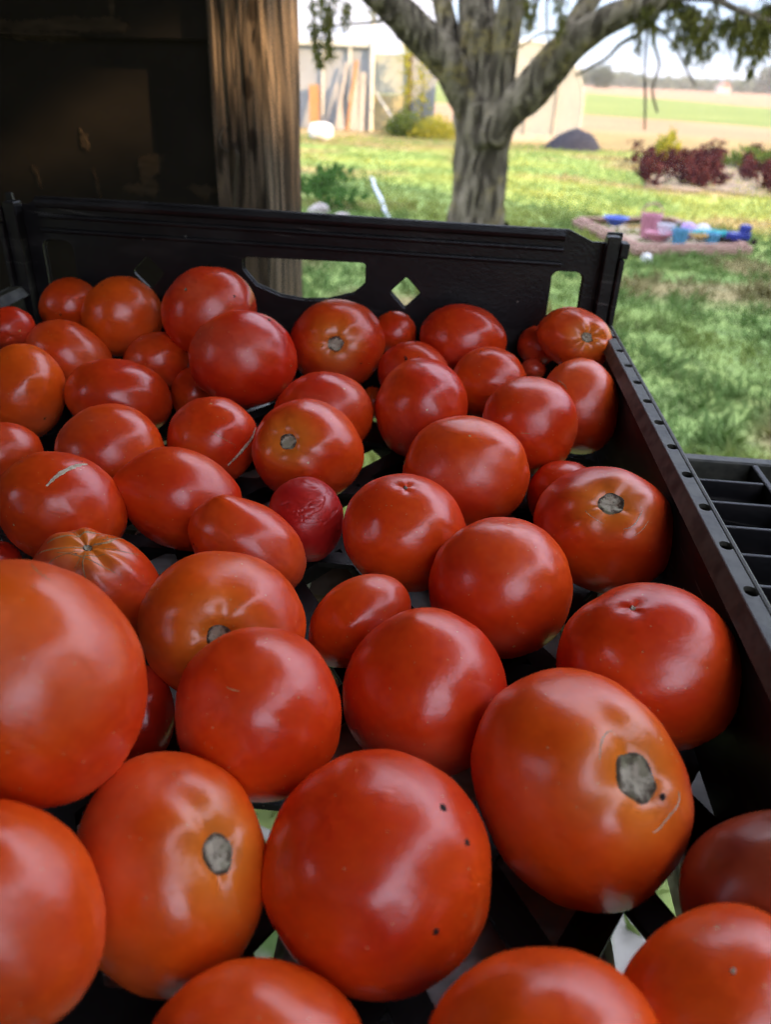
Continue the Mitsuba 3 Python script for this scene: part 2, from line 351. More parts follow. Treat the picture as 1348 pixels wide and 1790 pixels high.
# grass of the lawn
rng = np.random.default_rng(11)
def scatter(n, r0, r1, a0, a1, power):
    u = rng.random(n)
    r = (r0 ** power + u * (r1 ** power - r0 ** power)) ** (1 / power)
    a = np.radians(a0 + (a1 - a0) * rng.random(n))
    return np.stack([EYE[0] + r * np.sin(a), EYE[1] + r * np.cos(a), np.zeros(n)], 1)
def blades(p, h, w):
    n = len(p)
    clump = meshkit.noise(p * np.array([9, 9, 1]), 3)
    lean = rng.normal(0, 0.85, (n, 2))
    d = np.stack([lean[:, 0], lean[:, 1], np.ones(n)], 1)
    return leaves(p - [0, 0, 0.004], d, h * (0.45 + 0.9 * clump) * (0.6 + 0.6 * rng.random(n)), w * (0.7 + 0.6 * rng.random(n)), rng, 0.5)
p1 = scatter(34000, 1.6, 7.0, -34, 36, 1.3)
p2 = scatter(80000, 6.5, 19.0, -34, 34, 1.2)
p4 = np.stack([rng.uniform(-0.9, 0.9, 1500), rng.uniform(-1.0, 1.3, 1500), np.zeros(1500)], 1)
tufts = scatter(900, 2.0, 9.0, -34, 36, 1.3)
p3 = np.repeat(tufts, 16, 0) + rng.normal(0, 0.035, (900 * 16, 3)) * [1, 1, 0]
whole(thing('grass', kind='stuff', label='short patchy lawn grass, green in the shade and yellow in the sun', cat='grass'),
      join([blades(p1, 0.055, 0.0055), blades(p2, 0.07, 0.010), blades(p3, 0.11, 0.008), blades(p4, 0.07, 0.007)]), 'grass_blade')

# ------------------------------------------------------------------ shelter: post, dark panel, roof, back wall
def shed(e1, e2, z):
    return CORNER + E1 * e1 + E2 * e2 + EZ * z
def shed_box(a, b, bev=0.003):
    a, b = np.array(a, float), np.array(b, float)
    return place(bevel_box(*np.abs(b - a), bev), shed(*((a + b) / 2)), TURN)

sh = thing('market_shelter', 'open wooden farm stand shelter with dark panel and weathered corner post', 'shelter')
# the post: finely divided, with worn edges, checks and a knot
nz_, ns_ = 150, 26
sq = []
for k in range(4):
    a = np.array([(-1, -1), (1, -1), (1, 1), (-1, 1)][k], float)
    b = np.array([(1, -1), (1, 1), (-1, 1), (-1, -1)][k], float)
    for t in np.linspace(0, 1, ns_, endpoint=False):
        sq.append(a + (b - a) * t)
sq = np.array(sq)
zz = np.concatenate([np.linspace(0, 0.98, 20, endpoint=False), np.linspace(0.98, 1.45, nz_), np.linspace(1.46, 2.36, 20)])
V = []
for z in zz:
    c = sq * 0.046
    rr_ = np.abs(sq).min(1) > 0.86
    c = np.where(rr_[:, None], c * 0.965, c)
    pts = np.stack([c[:, 0], c[:, 1], np.full(len(c), z)], 1)
    grain = meshkit.fbm(pts * np.array([120, 120, 2.5]) + 3 * meshkit.noise(pts * np.array([14, 14, 5]), 5)[:, None], 3, 4) - 0.5
    wave = meshkit.noise(pts * np.array([20, 20, 9]), 8) - 0.5
    c = c * (1 + 0.075 * grain + 0.035 * wave)[:, None]
    V.append(np.stack([c[:, 0], c[:, 1], np.full(len(c), z)], 1))
V = np.array(V)
n1, n2 = V.shape[:2]
ii, jj = np.meshgrid(np.arange(n1 - 1), np.arange(n2), indexing='ij')
q = np.stack([ii * n2 + jj, ii * n2 + (jj + 1) % n2, (ii + 1) * n2 + (jj + 1) % n2, (ii + 1) * n2 + jj], -1).reshape(-1, 4)
post = trimesh.Trimesh(V.reshape(-1, 3), np.vstack([q[:, [0, 1, 2]], q[:, [0, 2, 3]]]), process=False)
part(sh, 'post', place(post, CORNER - E1 * 0.046 + E2 * 0.046, TURN), 'post_wood', 40, label='weathered square brown post with knots and checks')
part(sh, 'post', shed_box((1.38, -2.50, 0), (1.47, -2.41, 2.36)), 'shed_wood')
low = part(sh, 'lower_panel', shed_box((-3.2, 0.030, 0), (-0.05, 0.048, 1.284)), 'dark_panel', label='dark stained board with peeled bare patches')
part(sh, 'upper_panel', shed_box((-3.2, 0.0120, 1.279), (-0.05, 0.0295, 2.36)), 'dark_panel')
# places where the dark face of the boards has peeled off and bare wood shows
def peel(pts, seed):
    r_ = np.random.default_rng(seed)
    poly = Polygon(pts).buffer(0.004).segmentize(0.006)
    c = np.array(poly.exterior.coords)[:-1]
    c += r_.normal(0, 0.0020, c.shape)
    poly = Polygon(c).buffer(0)
    m = extrude(poly, 0.0012)
    v = m.vertices.copy()
    m.vertices = np.array([shed(a, 0.0112 if b > 1.279 else 0.0292, b) for a, b in v[:, :2]]) - E2 * v[:, 2:3] * 1.0
    m.fix_normals()
    return m
peels = [[(-0.60, 1.293), (-0.499, 1.296), (-0.359, 1.303), (-0.269, 1.302), (-0.253, 1.2945), (-0.272, 1.2915), (-0.363, 1.291), (-0.48, 1.291)],
         [(-0.60, 1.281), (-0.42, 1.282), (-0.36, 1.2815), (-0.43, 1.2775)],
         [(-0.276, 1.113), (-0.226, 1.12), (-0.241, 1.099), (-0.258, 1.093), (-0.244, 1.077), (-0.25, 1.064), (-0.317, 1.066), (-0.269, 1.078), (-0.273, 1.096)],
         [(-0.400, 1.143), (-0.392, 1.139), (-0.396, 1.123), (-0.404, 1.127)], [(-0.281, 1.33), (-0.275, 1.324), (-0.280, 1.308)],
         [(-0.538, 1.081), (-0.534, 1.079), (-0.528, 1.051)], [(-0.386, 1.087), (-0.382, 1.069), (-0.378, 1.051)], [(-0.17, 1.082), (-0.12, 1.085), (-0.14, 1.068)]]
for k, pts in enumerate(peels):
    part(low, 'peeled_patch', peel(pts, k), 'bare_ply')
part(sh, 'roof', shed_box((-3.3, -2.7, 2.36), (1.50, 0.42, 2.42), 0.01), 'shed_wood')
for k in range(5):
    part(sh, 'rafter', shed_box((-2.9 + k * 1.0, -2.6, 2.26), (-2.82 + k * 1.0, 0.01, 2.357)), 'shed_wood')
part(sh, 'side_wall', shed_box((-3.24, -2.5, 0), (-3.203, 0.02, 2.36)), 'shed_wood')
for k in range(23):
    a = -3.2 + k * 0.2
    if not (-1.25 < a < -0.65):
        part(sh, 'back_board', shed_box((a, -2.53, 0), (a + 0.194, -2.505, 2.35)), 'shed_wood')

hk = thing('wire_hook', 'bent rusty wire hook fixed to the dark face of the wooden post', 'hook')
hp = [(-0.065, 1.176, 0.0), (-0.0705, 1.167, 0.006), (-0.073, 1.157, 0.008), (-0.068, 1.1485, 0.008), (-0.058, 1.1435, 0.007)]
whole(hk, mesh_of(tube([shed(a, -o - 0.002, z) for a, z, o in hp], 0.0022, 8),
                  tube([shed(a, -o - 0.003, z) for a, z, o in [(-0.0535, 1.153, 0.0), (-0.046, 1.151, 0.006), (-0.0405, 1.142, 0.008), (-0.042, 1.130, 0.008), (-0.048, 1.112, 0.006), (-0.053, 1.085, 0.004), (-0.056, 1.05, 0.003)]], 0.0028, 8)), 'rusty_iron', True)

# ------------------------------------------------------------------ table of weathered planks
tb = thing('plank_table', 'weathered grey plank table under the black crate and the black tray', 'table')
for k in range(9):
    x0 = -0.765 + k * 0.15
    part(tb, 'plank', boxab((x0, -0.98, TABLE - 0.025), (x0 + 0.118, (0.055 if x0 < -0.1 else -0.146) - 0.004 * (k % 3), TABLE), 0.004), 'grey_wood')
for y in (-0.80, -0.20):
    part(tb, 'joist', boxab((-0.76, y - 0.03, TABLE - 0.115), (0.55, y + 0.03, TABLE - 0.0255)), 'shed_wood')
for x in (-0.70, 0.48):
    for y in (-0.80, -0.20):
        part(tb, 'leg', boxab((x - 0.04, y - 0.0295, 0), (x + 0.04, y + 0.0295, TABLE - 0.1155)), 'shed_wood')

# ------------------------------------------------------------------ the black crate
cr = thing('plastic_crate', 'black plastic harvest crate full of red tomatoes with low perforated side rim', 'crate')
XL, XR, YB = -0.4842, 0.0, 0.012
def diamond(x, z, r=0.0138):
    return Polygon([(x - r, z), (x, z + r), (x + r, z), (x, z - r)]).buffer(-0.003).buffer(0.003, quad_segs=4)
def end_wall(y, inward):
    o = [(-0.4875, -0.0775), (-0.4875, 0.0705), (-0.4825, 0.0705), (-0.4815, 0.0625), (-0.4705, 0.0625), (-0.459, 0.0692), (-0.380, 0.0694), (-0.1, 0.0672), (-0.0375, 0.0672), (-0.0185, 0.0592), (-0.0095, 0.0592), (-0.0080, 0.0668), (0.0033, 0.0668), (0.0033, -0.0775)]
    wall = Polygon(o)
    hand = Polygon([(-0.2955, 0.0325), (-0.1935, 0.0335), (-0.1935, 0.0160), (-0.2030, 0.0075), (-0.2250, 0.0010), (-0.2450, -0.0003), (-0.2650, 0.0020), (-0.2850, 0.0095), (-0.2955, 0.0215)]).buffer(-0.004).buffer(0.004, quad_segs=5)
    holes = [hand, diamond(-0.161, 0.0113), diamond(-0.3225, 0.0120), diamond(-0.375, 0.0145), rounded(-0.0465, -0.030, -0.0205, 0.0365, 0.007), rounded(-0.4635, -0.030, -0.4375, 0.0365, 0.007)]
    m = extrude(wall.difference(unary_union(holes)), 0.003)
    v = m.vertices
    m.vertices = np.stack([v[:, 0], y + inward * v[:, 2], RIM + v[:, 1]], 1)
    m.fix_normals()
    ribs = []
    for z, r in ((0.0640, 0.0042), (0.0535, 0.0020), (0.0425, 0.0020)):
        ribs.append(tube([(-0.462, y - inward * 0.0005, RIM + z + 0.0012), (-0.25, y - inward * 0.0005, RIM + z), (-0.04, y - inward * 0.0005, RIM + z - 0.0012)], [r, r, r], 10, sub=3))
    for h in holes[:1] + holes[1:3] + holes[4:]:
        c = np.array(h.exterior.coords)
        ribs.append(tube([(a, y + inward * 0.0042, RIM + b) for a, b in c], 0.0014, 6, sub=1, cap=False))
    return mesh_of(m, *ribs)
part(cr, 'end_wall', end_wall(YB, 1), 'black_plastic', 30)
part(cr, 'end_wall', end_wall(-0.715, -1), 'black_plastic', 30)
def flange(sgn, x0):
    plate = box(-0.0045, -0.70, 0.0034, 0.004)
    slots = [LineString([(0, y - 0.0008), (0, y + 0.0008)]).buffer(0.0026, quad_segs=6) for y in (-0.0356 - 0.0329 * np.arange(20))]
    m = extrude(plate.difference(unary_union(slots)), 0.0022)
    bead = tube([(0.0034, -0.70, 0.0017), (0.0034, 0.0, 0.0017)], 0.0013, 8)
    lip = extrude(Polygon([(-0.0045, 0.0021), (-0.0082, -0.0050), (-0.0073, -0.0056), (-0.0038, 0.0004)]), 0.70)
    v = lip.vertices
    lip.vertices = np.stack([v[:, 0], v[:, 2] - 0.70, v[:, 1]], 1)
    dotted = tube([(-0.0041, -0.70, 0.0023), (-0.0041, 0.0, 0.0023)], 0.0003, 5)
    skirt = boxab((0.0030, -0.70, -0.0125), (0.0041, 0.0035, 0.0012), 0.0004)
    m = mesh_of(m, bead, lip, dotted, skirt)
    v = m.vertices
    m.vertices = np.stack([x0 + sgn * v[:, 0], v[:, 1], RIM - 0.0022 + v[:, 2]], 1)
    m.fix_normals()
    return m
def side_wall(sgn, x0):
    ms = [boxab((-0.0048, -0.712, -0.0775), (-0.0030, 0.0115, -0.0008), 0.0008)]
    for k in range(9):
        y = -0.05 - 0.078 * k
        ms.append(boxab((-0.0028, y - 0.0015, -0.075), (0.0030, y + 0.0015, -0.014), 0.0005))
    m = mesh_of(*ms)
    v = m.vertices
    m.vertices = np.stack([x0 + sgn * v[:, 0], v[:, 1], RIM - 0.0022 + v[:, 2]], 1)
    m.fix_normals()
    return m
for sgn, x0 in ((1, XR), (-1, XL)):
    w_ = part(cr, 'side_wall', side_wall(sgn, x0), 'black_plastic')
    part(w_, 'rim', flange(sgn, x0), 'dusty_plastic', 30)
    for yy, d in ((YB, -1), (-0.715, 1)):
        def cb(a, b, bev=0.0008):
            return boxab((x0 + sgn * a[0], yy + d * a[1], RIM + a[2]), (x0 + sgn * b[0], yy + d * b[1], RIM + b[2]), bev)
        part(cr, 'corner_post', mesh_of(cb((-0.0095, 0.0003, -0.0775), (0.0005, 0.013, 0.0655)), cb((0.0008, 0.001, 0.0505), (0.0072, 0.015, 0.0615)), cb((0.0008, 0.002, -0.0775), (0.0050, 0.017, 0.0500))), 'black_plastic')
strips = []
for k in range(-16, 30):
    x = XL + k * 0.052
    strips += [LineString([(x, -0.72), (x + 0.46, 0.015)]).buffer(0.0064, cap_style=2), LineString([(x + 0.46, -0.72), (x, 0.015)]).buffer(0.0064, cap_style=2)]
for k in range(10):
    y = -0.0005 - 0.0832 * k
    strips.append(box(XL, y - 0.006, XR, y + 0.006))
inner = box(XL + 0.001, -0.7115, XR - 0.001, 0.0115)
grid = unary_union(strips).intersection(inner)
m = extrude(grid, 0.0032)
m.apply_translation((0, 0, FLOOR - 0.0032))
thin = unary_union([LineString([(XL + k * 0.052, -0.71), (XL + k * 0.052 + 0.46, 0.01)]).buffer(0.0008, cap_style=2) for k in range(-16, 30)] + [LineString([(XL + k * 0.052 + 0.46, -0.71), (XL + k * 0.052, 0.01)]).buffer(0.0008, cap_style=2) for k in range(-16, 30)]).intersection(inner)
m2 = extrude(thin, 0.0135)
m2.apply_translation((0, 0, FLOOR - 0.0168))
part(cr, 'floor_grid', mesh_of(m, m2), 'black_plastic')

# ------------------------------------------------------------------ the empty tray beside it
tr = thing('plastic_tray', 'empty black plastic grid tray on the planks beside the crate', 'tray')
ZT = 1.037
TX0, TX1, TY0, TY1 = 0.0155, 0.412, -0.70, -0.135
for a, b in (((TX0, TY1 - 0.006, TABLE + 0.001), (TX1, TY1 + 0.004, ZT)), ((TX0, TY0, TABLE + 0.001), (TX1, TY0 + 0.008, ZT))):
    part(tr, 'frame', boxab(a, b, 0.0012), 'dusty_plastic')
for a, b in (((TX0, TY0 + 0.0082, TABLE + 0.001), (TX0 + 0.005, TY1 - 0.0062, ZT)), ((TX1 - 0.006, TY0 + 0.0082, TABLE + 0.001), (TX1, TY1 - 0.0062, ZT))):
    part(tr, 'frame', boxab(a, b, 0.0012), 'dusty_plastic')
xr = [0.0845 + 0.078 * k for k in range(5)]
for x in xr[:4]:
    part(tr, 'rib', boxab((x - 0.002, TY0 + 0.0085, TABLE + 0.002), (x + 0.002, TY1 - 0.0064, ZT - 0.0005), 0.0006), 'black_plastic')
for k in range(18):
    y = -0.167 - 0.0293 * k
    if y > TY0 + 0.02:
        edges = [TX0 + 0.0052] + [x for x in xr[:4]] + [TX1 - 0.0062]
        ms = [boxab((edges[i] + 0.0023 * (i > 0), y - 0.0013, TABLE + 0.004), (edges[i + 1] - 0.0023 * (i < 4), y + 0.0013, ZT - 0.0015), 0.0004) for i in range(5)]
        part(tr, 'rib', mesh_of(*ms), 'black_plastic')

# ------------------------------------------------------------------ tomatoes
# centre (mm), the ellipsoid's symmetric matrix (mm: xx, yy, zz, xy, xz, yz), direction of the stem end
FRUIT = {
    'A': (-238.0,-453.6,1089.2,34.1,34.3,36.0,-1.5,-1.0,0.6,-0.187,0.229,-0.955),
    'B': (-221.2,-510.4,1068.1,26.7,24.7,27.1,-2.0,-1.5,0.3,-0.517,-0.176,-0.837),
    'C': (-192.9,-473.9,1039.0,29.4,32.1,32.3,-2.1,-0.8,1.3,0.667,-0.245,0.704),
    'D': (-130.4,-468.9,1042.1,34.3,33.8,33.9,0.0,-0.0,-0.1,0.109,0.192,-0.975),
    'E': (-66.7,-430.9,1045.6,35.7,38.0,36.9,-1.5,-1.6,0.7,0.337,-0.531,0.777),
    'F': (-154.2,-522.1,1033.9,28.9,24.3,26.1,-0.4,-0.5,-0.8,0.120,-0.336,-0.934),
    'G': (-87.4,-521.3,1053.4,27.6,24.0,25.6,1.4,1.0,-0.5,0.351,-0.347,-0.870),
    'H': (-41.3,-505.5,1051.0,26.7,24.6,26.7,2.3,1.6,0.3,0.233,0.109,-0.966),
    'I': (-18.1,-467.0,1051.5,23.5,20.2,22.4,1.3,1.8,-0.6,-0.041,-0.459,-0.888),
    'J': (-32.7,-371.5,1049.4,35.6,33.7,33.5,-0.2,0.3,-0.8,0.368,0.092,-0.925),
    'K': (-120.2,-388.9,1039.9,32.1,32.3,32.4,0.1,0.1,0.1,0.151,-0.071,-0.986),
    'L': (-178.3,-420.3,1052.4,29.4,29.9,30.2,-0.6,-0.4,0.2,-0.058,0.388,-0.920),
    'M': (-206.8,-368.0,1047.2,34.5,32.5,32.2,0.2,-0.4,-0.8,0.236,-0.838,0.493),
    'N': (-153.0,-334.9,1030.2,22.7,22.4,21.8,2.1,2.6,0.0,0.134,0.809,-0.573),
    'O': (-88.4,-313.4,1041.1,33.9,33.6,33.5,0.1,0.2,-0.1,-0.109,-0.026,-0.994),
    'P': (-34.0,-263.5,1048.6,36.4,34.4,33.2,-0.8,-0.6,-0.7,-0.107,-0.573,0.812),
    'Q': (-44.8,-193.7,1029.2,21.9,22.0,22.1,-0.0,-0.1,0.1,-0.314,0.484,-0.816),
    'R': (-137.3,-269.4,1039.5,33.1,31.9,31.5,-0.2,-0.5,-0.4,0.013,0.173,-0.985),
    'S': (-105.8,-201.9,1043.6,37.8,36.1,35.2,0.0,0.2,-0.6,0.201,0.404,-0.892),
    'T': (-194.8,-247.9,1029.9,21.9,23.3,23.9,-0.3,-0.1,0.5,0.428,0.409,-0.806),
    'U': (-216.5,-290.9,1036.7,30.4,25.3,25.9,-1.5,-3.8,-1.7,0.167,0.112,-0.980),
    'V': (-263.9,-251.8,1038.4,33.5,30.2,30.4,-0.5,-2.4,-1.4,0.733,0.552,-0.398),
    'W': (-316.8,-283.8,1045.5,32.4,30.1,30.8,-0.3,-1.8,-1.2,-0.509,0.783,-0.357),
    'X': (-277.6,-332.2,1035.0,30.0,25.6,27.4,-0.9,-3.0,-1.7,0.108,-0.162,0.981),
    'Y': (-326.2,-202.6,1038.7,32.5,31.7,30.6,0.6,0.3,-0.4,-0.173,0.323,-0.931),
    'Z': (-271.2,-169.3,1036.5,29.6,29.4,29.1,0.2,0.3,-0.0,-0.627,0.314,-0.713),
    'AA': (-205.4,-183.3,1041.1,34.9,33.7,33.2,-0.1,-0.5,-0.5,-0.216,-0.798,0.563),
    'AB': (-400.1,-201.1,1030.2,24.7,23.4,21.4,1.1,0.1,-0.8,-0.573,0.197,-0.796),
    'AC': (-420.8,-129.6,1043.4,29.2,31.6,33.7,-0.9,1.1,1.7,-0.184,0.572,-0.799),
    'AD': (-355.1,-117.7,1039.6,36.2,32.1,29.4,1.2,-1.4,-1.9,-0.029,0.522,-0.852),
    'AE': (-411.7,-71.4,1050.5,31.5,29.1,29.3,-0.2,-2.9,-1.7,-0.084,0.585,-0.807),
    'AF': (-452.0,-78.9,1073.3,18.2,17.6,15.8,0.8,0.6,-0.1,-0.464,0.874,0.143),
    'AG': (-437.6,-8.7,1072.8,23.6,23.7,22.8,0.4,1.0,0.3,-0.604,0.178,-0.777),
    'AH': (-387.6,-21.6,1070.9,31.2,31.6,31.3,0.3,1.1,0.5,0.029,0.609,-0.792),
    'AI': (-310.9,-34.1,1082.5,36.1,35.8,35.1,0.4,0.9,0.1,0.245,0.705,-0.666),
    'AJ': (-270.5,-88.6,1065.4,39.0,37.1,35.4,0.5,-0.0,-0.6,-0.515,0.012,-0.857),
    'AK': (-351.1,-50.2,1045.2,25.8,24.8,23.2,0.7,0.6,-0.3,-0.724,0.502,-0.473),
    'AL': (-317.0,-67.6,1027.5,18.3,19.8,21.0,-0.3,0.3,0.6,-0.433,0.101,-0.896),
    'AM': (-209.8,-32.5,1063.4,37.3,36.0,34.9,0.3,0.3,-0.3,0.094,-0.943,0.318),
    'AN': (-206.1,-119.3,1039.7,35.2,32.3,30.4,0.6,0.3,-0.9,-0.434,0.383,-0.815),
    'AO': (-167.1,-4.4,1067.4,17.7,17.4,17.3,0.0,0.0,-0.1,-0.794,0.034,-0.607),
    'AP': (-148.1,-53.8,1052.4,27.1,25.0,23.5,0.1,0.2,-0.6,0.206,0.590,-0.781),
    'AQ': (-111.8,-17.7,1068.9,34.3,30.9,28.5,-0.2,-0.6,-0.8,0.166,0.286,-0.944),
    'AR': (-137.5,-109.4,1045.0,32.7,34.6,35.8,-0.2,-0.3,0.6,0.032,0.399,-0.917),
    'AS': (-90.3,-67.0,1052.7,28.4,27.3,26.6,-0.1,-0.1,-0.3,-0.356,0.919,-0.173),
    'AT': (-66.4,-149.7,1055.7,31.4,31.5,31.6,-0.1,-0.3,0.1,0.403,0.433,-0.806),
    'AU': (-28.2,-103.9,1053.6,28.5,31.0,32.7,0.0,-1.0,1.0,0.533,0.520,-0.667),
    'AV': (-26.6,-30.4,1080.1,28.6,25.6,23.0,-1.1,-2.0,-0.4,0.185,-0.911,0.368),
    'AW': (-50.9,-2.9,1064.0,16.4,16.3,16.2,-0.1,-0.3,0.0,-0.538,0.505,-0.675),
    'AX': (-54.3,-23.3,1051.1,9.8,9.3,9.0,-0.1,-0.1,-0.1,0.075,0.405,-0.911),
    'AY': (-179.8,-36.8,1018.5,10.2,11.6,12.7,-0.2,-0.1,0.5,-0.300,0.923,-0.243),
    'AZ': (-233.6,-398.7,1022.5,14.2,17.3,18.1,-1.5,-0.4,1.6,-0.484,0.391,-0.783),
    'BA': (-348.8,-301.1,1019.1,12.1,11.9,12.1,-0.1,-0.1,-0.1,-0.998,-0.042,0.037),
}
# ripeness (0 deep red to 1 orange), ribs (count, strength), blossom tip (>0 pointed, <0 dimpled), scar size, stem hollow depth, label
LOOK = {
    'A': (0.62, 5, 0.006, -0.01, 0.12, 0.06, 'largest blurred tomato at the left edge of the photo, lying on top of the others'),
    'B': (0.62, 5, 0.006, 0.0, 0.12, 0.06, 'blurred orange red tomato cut off by the bottom left corner of the photo'),
    'C': (0.66, 5, 0.018, 0.0, 0.185, 0.09, 'orange red tomato with an oval stem scar facing right, near the bottom left'),
    'D': (0.46, 5, 0.005, 0.0, 0.12, 0.06, 'large round tomato with tiny black specks at the bottom centre of the photo'),
    'E': (0.56, 4, 0.022, 0.0, 0.22, 0.11, 'large lower right tomato with a big grey stem scar facing right'),
    'F': (0.60, 5, 0.01, 0.0, 0.12, 0.06, 'tomato cut off by the bottom edge, left of the bottom centre'),
    'G': (0.62, 5, 0.01, 0.0, 0.12, 0.06, 'orange tinged tomato cut off by the bottom edge, right of the bottom centre'),
    'H': (0.60, 5, 0.01, 0.0, 0.12, 0.06, 'tomato with a small brown blossom mark cut off by the bottom right corner'),
    'I': (0.20, 5, 0.02, -0.03, 0.12, 0.06, 'dark bruised tomato with a brown dry top at the lower right edge of the photo'),
    'J': (0.44, 6, 0.030, -0.035, 0.12, 0.08, 'wide ribbed tomato against the right crate wall with a small grey blossom scar on top'),
    'K': (0.34, 5, 0.010, 0.060, 0.12, 0.06, 'deep red tomato with a slightly pointed top, right of the scratched one'),
    'L': (0.46, 5, 0.006, 0.0, 0.12, 0.06, 'round tomato with a faint tan scratch on top, left of the pointed deep red one'),
    'M': (0.54, 5, 0.018, 0.0, 0.160, 0.11, 'lobed tomato whose dark stem scar is half hidden by the one in front'),
    'N': (0.52, 4, 0.025, 0.05, 0.10, 0.03, 'small oblong tomato lying aslant in a gap near the centre'),
    'O': (0.44, 5, 0.006, -0.01, 0.12, 0.06, 'round glossy tomato in front of the big tomato with cracked rings at its stem scar'),
    'P': (0.36, 5, 0.024, 0.0, 0.20, 0.10, 'wide tomato with a ringed grey stem scar on top by the right wall'),
    'Q': (0.30, 5, 0.010, 0.0, 0.12, 0.06, 'small tomato peeking out behind the wide one with the ringed stem scar'),
    'R': (0.38, 5, 0.012, -0.05, 0.12, 0.07, 'red tomato with a dimple and tiny blossom scar on top, mid crate'),
    'S': (0.46, 5, 0.008, 0.0, 0.12, 0.06, 'smooth broad tomato with dull highlights behind the one with the dimpled top'),
    'T': (0.00, 5, 0.010, 0.0, 0.12, 0.04, 'small dark red tomato with wrinkled skin'),
    'U': (0.46, 4, 0.012, 0.130, 0.11, 0.04, 'tomato with a pointed tip standing up, left of the small wrinkled one'),
    'V': (0.42, 4, 0.015, 0.140, 0.11, 0.04, 'lemon shaped tomato with its pointed tip turned left'),
    'W': (0.44, 5, 0.010, 0.0, 0.12, 0.06, 'tomato with a short pale dry crack on top at the left edge'),
    'X': (0.46, 6, 0.030, 0.0, 0.085, 0.10, 'flat tomato with tan corky streaks round its stem end, behind the large blurred one'),
    'Y': (0.46, 5, 0.012, 0.0, 0.12, 0.06, 'broad matt tomato between the pale cracked one and the long oval one'),
    'Z': (0.46, 5, 0.012, 0.0, 0.12, 0.06, 'tomato with a long white healed split down its right side'),
    'AA': (0.44, 5, 0.010, 0.0, 0.175, 0.06, 'tomato with a dark round stem scar on its left, behind the wrinkled one'),
    'AB': (0.40, 5, 0.030, 0.0, 0.12, 0.08, 'flat ribbed tomato at the left edge of the photo, behind the pale cracked one'),
    'AC': (0.66, 5, 0.008, 0.0, 0.12, 0.06, 'large orange red tomato at the left edge of the photo in the back half'),
    'AD': (0.40, 5, 0.008, 0.0, 0.12, 0.05, 'long oval tomato with a bright highlight in the back left'),
    'AE': (0.52, 5, 0.016, 0.0, 0.12, 0.06, 'oval tomato with a ridge along its right side, second row from the back left'),
    'AF': (0.40, 6, 0.040, -0.06, 0.12, 0.08, 'ribbed tomato with a puckered hollow at the left edge near the crate corner'),
    'AG': (0.46, 5, 0.040, 0.0, 0.12, 0.08, 'small creased tomato in the back left corner of the crate'),
    'AH': (0.66, 5, 0.006, 0.0, 0.12, 0.05, 'round orange red tomato in the back row, right of the small creased one'),
    'AI': (0.34, 5, 0.008, 0.015, 0.12, 0.05, 'highest round tomato in the back row with a star shaped blossom mark'),
    'AJ': (0.26, 5, 0.008, 0.0, 0.12, 0.05, 'deep red tomato piled in front of the highest one, below the crate handle'),
    'AK': (0.50, 5, 0.008, 0.0, 0.12, 0.05, 'shaded tomato under the pile in the back left'),
    'AL': (0.50, 5, 0.008, 0.0, 0.12, 0.05, 'small shaded tomato half hidden under the deep red piled one'),
    'AM': (0.40, 5, 0.016, 0.0, 0.185, 0.08, 'tomato under the crate handle with its round stem scar facing the viewer'),
    'AN': (0.40, 5, 0.008, 0.0, 0.12, 0.05, 'tomato in the gap below the one whose scar faces the viewer'),
    'AO': (0.40, 5, 0.008, 0.0, 0.12, 0.05, 'small tomato against the back wall, just left of the diamond hole'),
    'AP': (0.34, 5, 0.010, 0.0, 0.12, 0.05, 'tomato with a tiny dried stalk on top, below the diamond hole'),
    'AQ': (0.30, 5, 0.008, 0.020, 0.12, 0.05, 'broad tomato against the back wall, right of the diamond hole'),
    'AR': (0.34, 5, 0.008, 0.0, 0.12, 0.06, 'tall round tomato speckled on top, second row from the back near the centre'),
    'AS': (0.52, 5, 0.008, 0.0, 0.12, 0.05, 'orange tinged tomato in front of the broad one against the back wall'),
    'AT': (0.40, 5, 0.010, 0.0, 0.12, 0.05, 'round tomato with a faint dark crease, left of the brownish red one'),
    'AU': (0.50, 5, 0.010, 0.0, 0.12, 0.05, 'brownish red tomato touching the right crate wall below the ribbed corner one'),
    'AV': (0.60, 5, 0.048, 0.0, 0.185, 0.12, 'ribbed orange red tomato with a stem scar in the right back corner of the crate'),
    'AW': (0.44, 5, 0.008, 0.0, 0.12, 0.05, 'small tomato half hidden behind the ribbed corner tomato'),
    'AX': (0.36, 5, 0.010, 0.0, 0.12, 0.05, 'tiny cherry sized tomato in the gap below the ribbed corner tomato'),
    'AY': (1.00, 4, 0.000, 0.0, 0.12, 0.03, 'tiny orange cherry tomato in a gap at the centre back'),
    'AZ': (0.22, 5, 0.000, 0.0, 0.12, 0.05, 'dark red tomato in the deep gap right of the largest blurred one'),
    'BA': (0.18, 5, 0.000, 0.0, 0.12, 0.05, 'pinkish red tomato just showing at the left edge above the largest blurred one'),
}
NT, NP = 44, 72
def unit(v):
    return np.asarray(v, float) / np.linalg.norm(v, axis=-1, keepdims=True)

